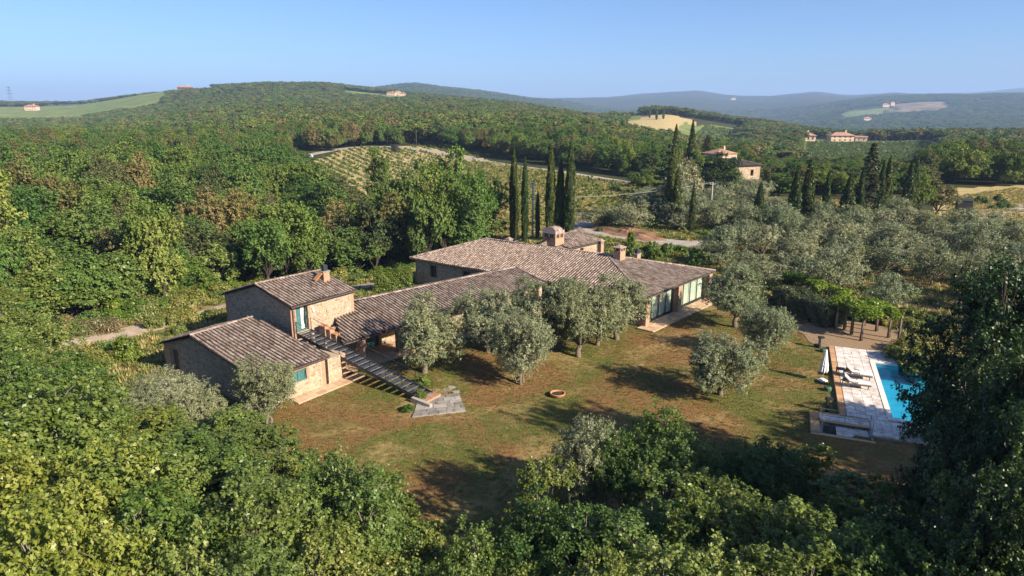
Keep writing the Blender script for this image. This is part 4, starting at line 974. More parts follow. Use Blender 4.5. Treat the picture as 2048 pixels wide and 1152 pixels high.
mb = MB(); mb.lathe([(.28, 1.28), (.31, 1.32), (.28, 1.36)], 14, (.025, 0, 0)); mb.build('strap', M['white'], pa)
def garden_lamp(loc, label):
    g = thing('garden_lamp', label, 'lamp', loc, 0, 'black garden lamps by the pool')
    mb = MB(); mb.box((0, 0, .45), (.16, .14, .9)); mb.build('post', M['black'], g)
    mb = MB(); mb.prism([(-.12, -.16, .86), (.34, -.16, .95), (.34, -.16, 1.02), (-.12, -.16, 1.06)], (0, .32, 0)); mb.build('hood', M['black'], g)
    mb = MB(); mb.box((.18, 0, .90), (.22, .22, .03)); mb.build('lens', M['galv'], g)
garden_lamp(pool(-1.2, 14.15, 0), 'black hooded garden lamp at the corner above the pump pit'); garden_lamp(pool(-1.2, .5, 0), 'black hooded garden lamp near the pergola end of the pool deck')
M['greenbox'] = flat_mat('green_plastic', (.05, .13, .08), .5, .2, 5)
for (s_, t_2, lb) in ((-.95, 10.1, 'low green plastic hose box beside the parasol'), (-.9, 1.35, 'low green plastic hose box beside the garden lamp near the pergola')):
    g = thing('hose_box', lb, 'hose box', pool(s_, t_2, 0), POOL_RZ, 'green hose boxes'); mb = MB(); mb.lathe([(.0, 0), (.27, 0), (.27, .2), (.2, .27), (0, .29)], 12); mb.build('body', M['greenbox'], g, False); mb = MB(); mb.box((0, 0, .30), (.2, .06, .04)); mb.build('handle', M['black'], g)
q = pool(-1.45, .35, 0); mb = MB(); mb.lathe([(.0, 0), (.16, 0), (.22, .25), (.2, .28), (.0, .27)], 12, tuple(q)); tag(mb.build('flower_pot', M['black']), 'small black flower pot at the foot of the lamp near the pergola', 'pot')

# ------------------------------------------------------------------ pergola posts and beams
pg = thing('pergola', 'rustic pole pergola carrying a bright green vine above the pool', 'pergola')
PPX = [(1671, 656), (1688, 660), (1702, 670), (1721, 682), (1727, 652), (1752, 663), (1776, 676), (1796, 688)]
PPOS = [G(*p) for p in PPX]
for i, q in enumerate(PPOS):
    mb = MB(); lean = Vector((random.uniform(-.08, .08), random.uniform(-.05, .05), 2.25)); mb.tube([q-Vector((0, 0, .1)), q+lean*.5+Vector((random.uniform(-.04, .04), 0, 0)), q+lean], [.13, .10, .09], 8)
    mb.build('post', M['wood'] if i else M['woodpale'], pg, True)
for a, b in ((0, 1), (1, 2), (2, 3), (4, 5), (5, 6), (6, 7), (1, 4), (2, 5), (3, 6)):
    mb = MB(); mb.bar(PPOS[a]+Vector((0, 0, 2.25)), PPOS[b]+Vector((0, 0, 2.25)), .1, .1); mb.build('beam', M['woodpale'], pg)

# ------------------------------------------------------------------ poles and wires
def pole(px, py, top, label, mat):
    q = G(px, py); t = thing('utility_pole', label, 'utility pole', q, 0, 'utility poles by the drive')
    mb = MB(); mb.tube([(0, 0, -.2), (0, 0, top)], [.17, .12], 10); mb.build('shaft', M[mat], t, True)
    mb = MB(); mb.bar((-.5, 0, top-.35), (.5, 0, top-.35), .08, .1); mb.build('cross_arm', M['galv'], t)
    for k in (-.42, .42):
        mb = MB(); mb.lathe([(.0, 0), (.05, .0), (.03, .06), (.055, .1), (0, .16)], 8, (k, 0, top-.30)); mb.build('insulator', M['white'], t)
    mb = MB(); mb.box((0, -.14, top*.62), (.3, .06, .2)); mb.build('plate', M['galv'], t)
    return q+Vector((0, 0, top))
t1 = pole(1065, 481, 9.3, 'grey concrete utility pole among the slim cypresses behind the house', 'galv'); t2 = pole(1420, 440, 6.9, 'weathered wooden utility pole in the olive grove', 'woodpale')
mb = MB(); pts = [t2+(t1-Vector((0, 0, 2.4))-t2)*f-Vector((0, 0, 3.0*f*(1-f))) for f in np.linspace(0, 1, 20)]; mb.tube(pts, [.035]*20, 5)
tag(mb.build('overhead_wire', M['galv']), 'single overhead wire sagging between the two utility poles', 'wire')

# ------------------------------------------------------------------ other houses
def far_house(px, y, w, d, h, rz, label, hip=True, roofh=None, mat='plaster', dz=0.0, nwin=4, storeys=2, chim=True, group='farmhouses on the hills'):
    c = at_depth(px, y); t = thing('farmhouse', label, 'house', (c.x, c.y, c.z+dz), rz, group); roofh = roofh or w*.14
    mb = MB(); mb.box((0, 0, h/2-1), (w, d, h+2)); mb.build('wall', M[mat], t)
    mb = MB(); e = .06*w; b = [(-w/2-e, -d/2-e, h), (w/2+e, -d/2-e, h), (w/2+e, d/2+e, h), (-w/2-e, d/2+e, h)]
    k = d/2 if hip else -e; r0, r1 = (-w/2+k, 0, h+roofh), (w/2-k, 0, h+roofh)
    if w <= d*1.05 and hip: r0 = r1 = (0, 0, h+roofh)
    mb.poly([b[0], b[1], r1, r0]); mb.poly([b[2], b[3], r0, r1]); mb.poly([b[1], b[2], r1]); mb.poly([b[3], b[0], r0]); mb.poly(b[::-1]); rf = mb.build('roof', M['farroof'], t)
    if chim: mb = MB(); mb.box((w*.2, 0, h+roofh), (w*.06, w*.06, roofh*1.2)); mb.build('chimney', M['plaster'], rf)
    for st in range(storeys):
        for i in range(nwin):
            for (x, yy, a) in ((-w/2+(i+.7)*w/(nwin+.4), -d/2, 0), ):
                mb = MB(); zz = (st+.5)*h/storeys; mb.box((x, yy-.02, zz), (w*.07, .12, h/storeys*.42)); mb.build('window', M['glassdark'], t)
    return t
far_house(1612, 600, 19, 9, 4.6, R(-8), 'long ochre farmhouse beside the dark trees on the opposite hill', storeys=1, nwin=5)
far_house(1688, 600, 19, 10, 4.8, R(-4), 'two-storey pink farmhouse above the pale green vineyard', hip=True)
far_house(1730, 598, 9, 6, 3.4, R(-20), 'small gabled outbuilding beside the pink farmhouse', hip=False, storeys=1, nwin=2, chim=False)
far_house(1737, 660, 8, 6, 5, R(10), 'little pale house half hidden behind the gabled outbuilding', nwin=2)
far_house(64, 1330, 21, 12, 7.5, R(8), 'orange two-storey villa on the green skyline beside tall trees', nwin=5)
for k, (px, y, w, lb) in enumerate(((784, 1370, 22, 'long house at the low end of the hilltop hamlet'), (797, 1400, 12, 'tower-like house in the middle of the hilltop hamlet'), (806, 1380, 18, 'pale house at the high end of the hilltop hamlet'))):
    far_house(px, y, w*.75, 8, 4.5+3*(k == 1), R(-6+5*k), lb, nwin=3)
for k, (px, y, w, lb) in enumerate(((1770, 3080, 30, 'long pale house of the hamlet on the wooded slope'), (1783, 3110, 18, 'tall house of the hamlet on the wooded slope'), (1736, 2350, 26, 'white house alone among the trees below the hamlet on the slope'), (1465, 5200, 34, 'white house far off on the blue hillside'))):
    far_house(px, y, w, 14, 9+4*(k == 1), R(5), lb, nwin=3, dz=4)
far_house(375, 1560, 30, 12, 5, R(3), 'low dark barn on the crest of the green fields', storeys=1, mat='wood')
# stone house in the trees
def tree_house():
    c = at_depth(1486, 186); t = thing('stone_house', 'rubble stone house with clay hip roof half hidden by trees beyond the grove', 'house', (0, 0, 0), 0, 'stone house in the trees')
    u = Vector((math.cos(R(24)), math.sin(R(24)))); v = Vector((-u.y, u.x)); k = [xy(c)+u*a+v*b for a, b in ((-9, -4), (4.0, -4), (4.0, 5), (-9, 5))]; zb = c.z-2; zt2 = c.z+5.6
    for i in range(4):
        L = (k[(i+1) % 4]-k[i]).length; wall(t, k[i], k[(i+1) % 4], zb, [(0, zt2), (L, zt2)], single=12 if i < 2 else 0, rise=1.6, openings=[(L-3.2, L-2.2, zb+4.8, zb+6.4)] if i < 2 else ())
    r_ = Roof(t, 0); e = .6; m = [Vector((*(xy(c)+u*a+v*b), zt2)) for a, b in ((-9-e, -4-e), (4+e, -4-e), (4+e, 5+e), (-9-e, 5+e))]; ra, rb = Vector((*(xy(c)-u*4.6+v*.5), zt2+1.5)), Vector((*(xy(c)-u*.4+v*.5), zt2+1.5))
    r_.plane([m[0], m[1], rb, ra], pitch=.5, row=.8); r_.plane([m[1], m[2], rb], pitch=.5, row=.8); r_.plane([m[2], m[3], ra, rb], pitch=.5, row=.8); r_.plane([m[3], m[0], ra], pitch=.5, row=.8); r_.build()
    far_house(1447, 204, 7.0, 6.6, 8.2, R(24), 'square tower with shallow clay roof rising behind the dark flowering tree', nwin=2, roofh=1.3, mat='mortar', group='stone house in the trees')
tree_house()
# small things by the roads
q = G(1926, 424); bx_ = thing('bin_shelter', 'black slanted panel box on the verge beside the road', 'bin shelter', q, R(-15)); mb = MB(); mb.box((0, 0, 1.2), (2.6, 1.2, 2.0)); mb.build('body', M['black'], bx_); mb = MB(); mb.prism([(-1.4, -.75, 2.25), (1.4, -.75, 2.25), (1.4, .75, 2.55), (-1.4, .75, 2.55)], (0, 0, .08)); mb.build('lid', M['iron'], bx_)
def cart(px, py, label, body, rz, L, h, nm='parked_trailer', grp=None):
    q = G(px, py); t = thing(nm, label, 'vehicle', q, rz, grp); mb = MB()
    mb.prism([(-L/2, -.9, .55), (L/2, -.9, .55), (L/2, -.9, .55+h*.55), (L*.32, -.9, .55+h), (-L/2, -.9, .55+h)], (0, 1.8, 0)); mb.build('body', body, t)
    mb = MB(); mb.prism([(L*.30, -.92, .62+h*.5), (L*.44, -.92, .62+h*.5), (L*.33, -.92, .5+h), (-L*.1, -.92, .5+h), (-L*.1, -.92, .62+h*.5)], (0, 1.84, 0)); mb.build('window', M['glassdark'], t)
    for sx in (-.32, .32):
        for sy in (-1, 1):
            mb = MB(); mb.tube([(sx*L, sy*.95, .38), (sx*L, sy*.7, .38)], [.38, .38], 14); mb.build('wheel', M['black'], t)
cart(790, 303, 'dark covered truck parked in the shade at the top of the vineyard', M['black'], R(80), 4.5, 2.4)
cart(614, 317, 'pale pickup parked at the far corner of the vineyard', flat_mat('pale_paint', (.55, .56, .56), .4, .05, 2), R(5), 4.6, 1.1)
cart(1793, 432, 'small red tractor parked under the cypress row', flat_mat('red_paint', (.25, .035, .025), .4, .1, 2), R(20), 2.8, 1.2)
# pylon on the far skyline
c = at_depth(24, 1420); py_ = thing('pylon', 'thin lattice pylon on the far green skyline', 'pylon', c)
for sx in (-1, 1):
    for sy in (-1, 1): mb = MB(); mb.bar((sx*3.5, sy*3.5, 0), (sx*.4, sy*.4, 40), .22); mb.build('leg', M['iron'], py_)
for z, w in ((26, 8), (32, 6.5), (37, 5)): mb = MB(); mb.bar((-w, 0, z), (w, 0, z), .4); mb.build('cross_arm', M['iron'], py_)
for i in range(7):
    z = 3+i*5; a = 3.5-3.1*z/40; b = 3.5-3.1*(z+5)/40; mb = MB(); mb.bar((-a, -a, z), (b, -b, z+5), .12); mb.bar((a, a, z), (-b, b, z+5), .12); mb.build('brace', M['iron'], py_)

# ------------------------------------------------------------------ foliage
def unit(v): return v/np.maximum(np.linalg.norm(v, axis=-1, keepdims=True), 1e-6)
def leaves(rng, c, n, L, Wd, fold=.18, jit=.35):
    """leaf faces at c with facing n: (N,4,3)"""
    N = len(c); n = unit(n); t = unit(np.cross(n, rng.normal(size=(N, 3)))); b = np.cross(n, t)
    s = (1+jit*rng.uniform(-1, 1, (N, 1))); L = L*s; Wd = Wd*s
    return np.stack([c-t*L/2, c+b*Wd/2+n*Wd*fold-t*L*.06, c+t*L/2, c-b*Wd/2+n*Wd*fold-t*L*.06], 1)
def sph(rng, n): return unit(rng.normal(size=(n, 3)))
def fib(n, rng, jit=.25):
    i = np.arange(n)+.5; z = 1-2*i/n; a = math.pi*(1+5**.5)*i+rng.uniform(0, 6); r = np.sqrt(1-z*z)
    return unit(np.stack([r*np.cos(a), r*np.sin(a), z], 1)+rng.normal(size=(n, 3))*jit)
def crown_tree(name, seed, leafm, barkm, H=10., Rad=3.6, base=.25, nl=11, nc=16, nleaf=26000, L=.13, Wd=.085, lobe=(.36, .52), clump=(.13, .24), trunk=.2, flat=.8, up=.5, split=True, bare=0, spread=(.45, .82), low=-.45, forks=1, spray=0):
    rng = np.random.default_rng(seed); rd = random.Random(seed)
    z0, z1 = H*base, H; cz = (z0+z1)/2; rz = (z1-z0)/2
    D = fib(nl*2, rng); D = D[D[:, 2] > low]; D = D[rng.permutation(len(D))[:nl]]
    k = rng.uniform(spread[0], spread[1], (len(D), 1)); lob = D*k*np.array([Rad, Rad, rz])+np.array([0, 0, cz])
    lr = rng.uniform(lobe[0], lobe[1], len(D))*Rad
    cc, cr, cd = [], [], []
    for p, r in zip(lob, lr):
        d = fib(nc, rng, .35); q = p+d*np.array([r, r, r*flat])*rng.uniform(.45, 1.05, (nc, 1)); cc.append(q); cr.append(rng.uniform(clump[0], clump[1], nc)*Rad); cd.append(d)
    cc, cr, cd = np.concatenate(cc), np.concatenate(cr), np.concatenate(cd)
    cc[:, 2] = np.maximum(cc[:, 2], H*base*.55)
    w = cr**2; idx = rng.choice(len(cc), nleaf, p=w/w.sum()); d = sph(rng, nleaf); d[:, 2] = np.where(rng.random(nleaf) < .6, abs(d[:, 2]), d[:, 2])
    rr = rng.random((nleaf, 1))**.45; c = cc[idx]+d*rr*cr[idx][:, None]*np.array([1, 1, .8])
    if spray:
        tw = unit(np.repeat(cd, spray, 0)*.7+sph(rng, len(cc)*spray)+np.array([0, 0, .25])).reshape(len(cc), spray, 3); ti = tw[idx, rng.integers(0, spray, nleaf)]
        c = cc[idx]+ti*cr[idx][:, None]*1.25*rng.random((nleaf, 1))**.6+rng.normal(size=(nleaf, 3))*.11*cr[idx][:, None]; d = unit(d+ti)
    ctr = np.array([0, 0, cz-rz*.3]); out = unit(c-ctr)
    n = d*.7+out*.45+np.array([0, 0, up])+rng.normal(size=(nleaf, 3))*.65
    lf = leaves(rng, c, n, L, Wd)
    rv = np.clip(.5*rng.random(len(cc))[idx]+.5*rng.random(nleaf), 0, 1)
    wood = MB(); fork = Vector((rd.uniform(-.25, .25), rd.uniform(-.25, .25), H*base*rd.uniform(.75, 1.0)+.25))
    stems = 1 if forks == 1 else forks
    for s_ in range(stems):
        o = Vector((0, 0, 0)) if stems == 1 else Vector((rd.uniform(-.35, .35), rd.uniform(-.35, .35), 0)); tk = trunk if stems == 1 else trunk*.65
        wood.tube([o-Vector((0, 0, .3)), o+Vector((0, 0, .12)), o.lerp(fork, .5)+Vector((rd.uniform(-.1, .1), rd.uniform(-.1, .1), 0)), fork], [tk*1.5, tk*1.15, tk, tk*.85], 8)
    for i, p in enumerate(lob):
        p = Vector(p); mid = fork.lerp(p, .5)+Vector((rd.uniform(-.2, .2), rd.uniform(-.2, .2), -.08*Rad)); ra = trunk*rd.uniform(.35, .55); wood.tube([fork-Vector((0, 0, .1)), mid, p], [ra, ra*.7, ra*.35], 6, cap=False)
        sub = cc[i*nc:(i+1)*nc]
        for q in sub[::2]: q = Vector(q); wood.tube([p.lerp(mid, .3), p.lerp(q, .5)+Vector((0, 0, .05)), q], [ra*.33, ra*.22, ra*.08], 4, cap=False)
    if split: return wood.mesh('trunk', M[barkm], True), quad_cloud('crown', lf, [M[leafm]], rv)
    return quad_cloud(name, lf, [M[leafm], M[barkm]], rv, extra=wood)
def column_tree(name, seed, leafm, H=14., Rad=.75, n=9000, L=.24, Wd=.12, split=True, prof=None, base=.03):
    rng = np.random.default_rng(seed); pr = prof or [(0, .55), (.06, .85), (.25, 1.0), (.55, .93), (.8, .62), (.93, .3), (1, .03)]
    h = rng.random(n*2); rad = np.interp(h, [p[0] for p in pr], [p[1] for p in pr]); keep = rng.random(n*2) < rad/max(p[1] for p in pr)+.05; h, rad = h[keep][:n], rad[keep][:n]; N = len(h)
    a = rng.uniform(0, 2*math.pi, N); lum = 1+.13*np.sin(a*3+h*9+seed)+.10*np.sin(a*5-h*23+1)+.07*np.sin(h*60+a*2)
    r = rad*Rad*lum*(.72+.30*rng.random(N)**.5); bend = .02*H*np.sin(h*2.2+seed)*.15
    c = np.stack([np.cos(a)*r+bend, np.sin(a)*r, H*(base+h*(1-base))], 1)
    n_ = np.stack([np.cos(a), np.sin(a), np.full(N, .45)], 1)+rng.normal(size=(N, 3))*.5
    N = len(c); nn = unit(n_); t = unit(np.array([0, 0, 1.])+nn*.35+rng.normal(size=(N, 3))*.28); b = unit(np.cross(nn, t))
    s = (1+.35*rng.uniform(-1, 1, (N, 1))); lf = np.stack([c-t*L*s/2, c+b*Wd*s/2, c+t*L*s/2, c-b*Wd*s/2], 1)
    rv = np.clip(.35+.3*(lum-1)/.3+.35*rng.random(N)-.1, 0, 1)
    wood = MB(); wood.tube([(0, 0, -.2), (0, 0, H*.9)], [Rad*.28, .03], 7)
    if split: return wood.mesh('trunk', M['bark'], True), quad_cloud('crown', lf, [M[leafm]], rv)
    return quad_cloud(name, lf, [M[leafm], M['bark']], rv, extra=wood)
def umbrella_pine(name, seed, n=900, L=.6, Wd=.4, H=10., Rad=4., leafm='pine', split=False):
    rng = np.random.default_rng(seed); nb = 26; a = rng.uniform(0, 6.28, nb); r = np.sqrt(rng.random(nb))*Rad*.82; cz = H*.86-(r/Rad)**2*H*.13
    cc = np.stack([np.cos(a)*r, np.sin(a)*r, cz], 1); cr = rng.uniform(.2, .32, nb)*Rad; i = rng.integers(0, nb, n); d = sph(rng, n); d[:, 2] = np.abs(d[:, 2])*.8
    c = cc[i]+d*cr[i][:, None]*np.array([1, 1, .55]); lf = leaves(rng, c, d+np.array([0, 0, .8])+rng.normal(size=(n, 3))*.4, L, Wd); rv = np.clip(.45*rng.random(nb)[i]+.55*rng.random(n), 0, 1)
    wood = MB(); wood.tube([(0, 0, -.3), (.1, 0, H*.55), (0, .1, H*.75)], [.28, .2, .15], 7)
    for p in cc[::3]: wood.tube([(0, .05, H*.6), tuple(p)], [.1, .04], 5, cap=False)
    if split: return wood.mesh('trunk', M['bark'], True), quad_cloud('crown', lf, [M[leafm]], rv)
    return quad_cloud(name, lf, [M[leafm], M['bark']], rv, extra=wood)
def cedar(name, seed, leafm, H=14., Rad=5., layers=11, n=14000, L=.3, Wd=.14, taper=1.0, droop=.12):
    rng = np.random.default_rng(seed); rd = random.Random(seed); cs, ns = [], []; wood = MB(); wood.tube([(0, 0, -.3), (0, 0, H*.5), (0, 0, H*.97)], [.38, .25, .04], 8)
    per = n//(layers*7)
    for k in range(layers):
        f = (k+.6)/layers; z = H*(.1+.88*f); R_ = Rad*(1-f)**taper*(.85+.3*rd.random())+.25
        for j in range(7):
            a = 6.283*(j+rd.random()*.7)/7; ln = R_*rd.uniform(.65, 1.1); tip = Vector((math.cos(a)*ln, math.sin(a)*ln, z-ln*droop)); wood.tube([(0, 0, z), tuple(tip)], [.07, .02], 4, cap=False)
            u = rng.random(per)**.65; w = rng.normal(size=per)*.16*ln*(1.1-u*.6); x = np.cos(a)*ln*u-np.sin(a)*w; y = np.sin(a)*ln*u+np.cos(a)*w; zz = z-ln*droop*u+rng.normal(size=per)*.13
            cs.append(np.stack([x, y, zz], 1)); ns.append(np.stack([np.cos(a)*.5+0*u, np.sin(a)*.5+0*u, .9+0*u], 1)+rng.normal(size=(per, 3))*.5)
    c, nn = np.concatenate(cs), np.concatenate(ns); lf = leaves(rng, c, nn, L, Wd); return wood.mesh('trunk', M['bark'], True), quad_cloud('crown', lf, [M[leafm]], rng.random(len(c)))
def bush_mesh(name, seed, leafm, Rad=1., H=1., n=1800, L=.12, Wd=.07, ncl=22):
    rng = np.random.default_rng(seed); d = fib(ncl, rng, .4); d[:, 2] = abs(d[:, 2]); cc = d*np.array([Rad, Rad, H])*rng.uniform(.35, .8, (ncl, 1)); cr = rng.uniform(.2, .42, ncl)*Rad
    i = rng.integers(0, ncl, n); e = sph(rng, n); e[:, 2] = np.where(rng.random(n) < .7, abs(e[:, 2]), e[:, 2]); c = cc[i]+e*cr[i][:, None]*rng.random((n, 1))**.4*np.array([1, 1, H/Rad]); c[:, 2] = np.maximum(c[:, 2], .02)
    nn = e*.7+unit(c)*.4+np.array([0, 0, .4])+rng.normal(size=(n, 3))*.6; lf = leaves(rng, c, nn, L, Wd); rv = np.clip(.5*rng.random(ncl)[i]+.5*rng.random(n), 0, 1)
    wood = MB()
    for p in cc[::3]: wood.tube([(0, 0, -.1), tuple(p*.9)], [.03*Rad, .012*Rad], 4, cap=False)
    return quad_cloud(name, lf, [M[leafm], M['bark']], rv, extra=wood)
def hedge_mesh(name, seed, leafm, lx, ly, h, n, L=.14, Wd=.09, rough=.12, taper=0.0):
    rng = np.random.default_rng(seed); ax = rng.random(n); area = np.array([lx*ly, lx*h, lx*h, ly*h, ly*h]); face = rng.choice(5, n, p=area/area.sum()); u, v = rng.uniform(-.5, .5, n), rng.random(n)
    x = np.where(face < 3, u*lx, np.where(face == 3, -lx/2, lx/2)); w = rng.uniform(-.5, .5, n); y = np.where(face == 0, w*ly, np.where(face == 1, -ly/2, np.where(face == 2, ly/2, w*ly))); z = np.where(face == 0, h, v*h)
    nn = np.stack([np.where(face == 3, -1., np.where(face == 4, 1., 0)), np.where(face == 1, -1., np.where(face == 2, 1., 0)), np.where(face == 0, 1., .15)], 1)
    c = np.stack([x, y, z], 1)-nn*(rng.random((n, 1))**2*.35)+nn*(rough*(np.sin(x*2.3+z*3)+np.sin(y*3.1+x*1.3+1)+np.sin(x*6+z*5)*.6)[:, None])
    c[:, 2] = np.maximum(c[:, 2], .02); lf = leaves(rng, c, nn+np.array([0, 0, .3])+rng.normal(size=(n, 3))*.55, L, Wd); wood = MB()
    for k in range(max(3, int(lx/.5))): x_ = -lx/2+.25+k*(lx-.5)/max(1, int(lx/.5)-1); wood.tube([(x_, 0, -.1), (x_+.1, .1, h*.8)], [.05, .02], 5, cap=False)
    wood.prism([(-lx/2+.4, -ly/2+.4, .0), (lx/2-.4, -ly/2+.4, .0), (lx/2-.4, ly/2-.4, .0), (-lx/2+.4, ly/2-.4, .0)], (0, 0, h-.4)) if ly > 1 else None
    return quad_cloud(name, lf, [M[leafm], M['bark']], rng.random(n), extra=wood)

# prototypes ( height 10 m, radius about 3.6 m unless said otherwise )
OAKN = [crown_tree('oak', 11+i, 'oak', 'twig', nl=14, nc=20, nleaf=29000, L=.165, Wd=.105, lobe=(.30, .44), clump=(.11, .20), spray=7) for i in range(3)]
OAKY = [(OAKN[i][0], OAKN[i][1].copy()) for i in range(2)]
for a, b in OAKY: b.materials[0] = M['oakyellow']
SAPN = [crown_tree('sapling', 31+i, 'oak', 'twig', H=8, Rad=2.2, base=.12, nl=12, nc=16, nleaf=20000, L=.15, Wd=.10, clump=(.12, .24), trunk=.1, low=-.8, forks=3, spray=7) for i in range(2)]
HOLM = [crown_tree('holm', 41, 'oakdark', 'bark', H=14, Rad=5.5, base=.10, nl=26, nc=24, nleaf=70000, L=.17, Wd=.11, lobe=(.26, .36), clump=(.07, .14), trunk=.35, low=-.8, spray=6)]
OAKM = [crown_tree('oakm', 51+i, ('forest', 'forest', 'forest', 'forest2')[i], 'bark', nl=13, nc=15, nleaf=9000, L=.30, Wd=.19, lobe=(.26, .48), clump=(.11, .22), spray=6, spread=(.4, .95), base=(.10, .06, .12, .08)[i], low=-.9) for i in range(4)]
OAKF = [crown_tree('oakf', 61+i, ('forest', 'forest', 'forest2')[i], 'bark', nl=10, nc=9, nleaf=1500, L=.62, Wd=.46, lobe=(.32, .46), clump=(.15, .26), base=.2, split=False, low=-.3) for i in range(3)]
PINEF = [umbrella_pine('pinef', 71+i) for i in range(2)]
OLIVEN = [crown_tree('olive', 81+i, 'olive', 'barkpale', H=5, Rad=2.2, base=.14, nl=12+i, nc=18, nleaf=27000, L=.16, Wd=.048, lobe=(.28, .50), clump=(.13, .25), trunk=.17, flat=.95, up=.35, low=-.75, spray=8, spread=(.4, .95)) for i in range(3)]
OLIVEB = crown_tree('oliveb', 86, 'olive', 'barkpale', H=5, Rad=2.3, base=.10, nl=16, nc=18, nleaf=26000, L=.15, Wd=.046, lobe=(.30, .44), clump=(.12, .22), trunk=.15, flat=1.0, up=.3, low=-.9, forks=3, spray=8)
OLIVEM = [crown_tree('olivem', 91+i, 'olive', 'barkpale', H=5, Rad=2.6, base=.14, nl=12, nc=14, nleaf=8500, L=.23, Wd=.085, lobe=(.30, .48), clump=(.13, .26), trunk=.17, up=.35, low=-.85, spray=6, spread=(.4, .95)) for i in range(3)]
CYPN = [column_tree('cyp', 101+i, 'cypress', n=14000, L=.26, Wd=.10) for i in range(2)]
CYPM = [column_tree('cypm', 105+i, 'cypress', n=6000, L=.36, Wd=.17, Rad=1.0, prof=[(0, .6), (.08, .95), (.25, 1.0), (.5, .85), (.75, .55), (.92, .25), (1, .03)]) for i in range(2)]
CYPF = column_tree('cypf', 109, 'cypress', n=500, L=1.2, Wd=.5, Rad=1.2, split=False)
BUSH = [bush_mesh('shrub', 121+i, ('shrub', 'hedge', 'shrub', 'olive')[i], n=2600, L=.13, Wd=.08) for i in range(4)]
DRYB = bush_mesh('dry_shrub', 131, 'dryshrub', n=1600, L=.14, Wd=.05)
VINEB = [bush_mesh('grapevine', 141+i, 'fieldvine', Rad=.75, H=1.0, n=260, L=.24, Wd=.18, ncl=9) for i in range(2)]
UNDER = [bush_mesh('undergrowth', 151+i, ('shrub', 'forest')[i], Rad=1.2, H=1.0, n=700, L=.24, Wd=.15) for i in range(2)]

def plant(name, label, cat, group, proto, loc, h, rad, h0=10., r0=3.6, rz=None):
    rz = random.uniform(0, 6.28) if rz is None else rz; sc = (rad/r0, rad/r0, h/h0)
    if isinstance(proto, tuple):
        e = thing(name, label, cat, loc, rz, group); e.scale = sc
        inst('trunk', proto[0], e); inst('crown', proto[1], e); return e
    o = inst(name, proto, None, loc, rz, sc); return tag(o, label, cat, group)
def top_at(px, py_top, y):
    """ground point forward distance y whose tree top shows at the pixel; returns (loc, height)"""
    d = (py_top-576)/FPX; dep = y/(_c-d*_s); x = (px-1024)/FPX*dep; z = CAM_H-(_s+d*_c)*dep
    g = float(terrain(np.array([x]), np.array([y]))[0]); return Vector((x, y, g)), z-g
TREES_XY = []
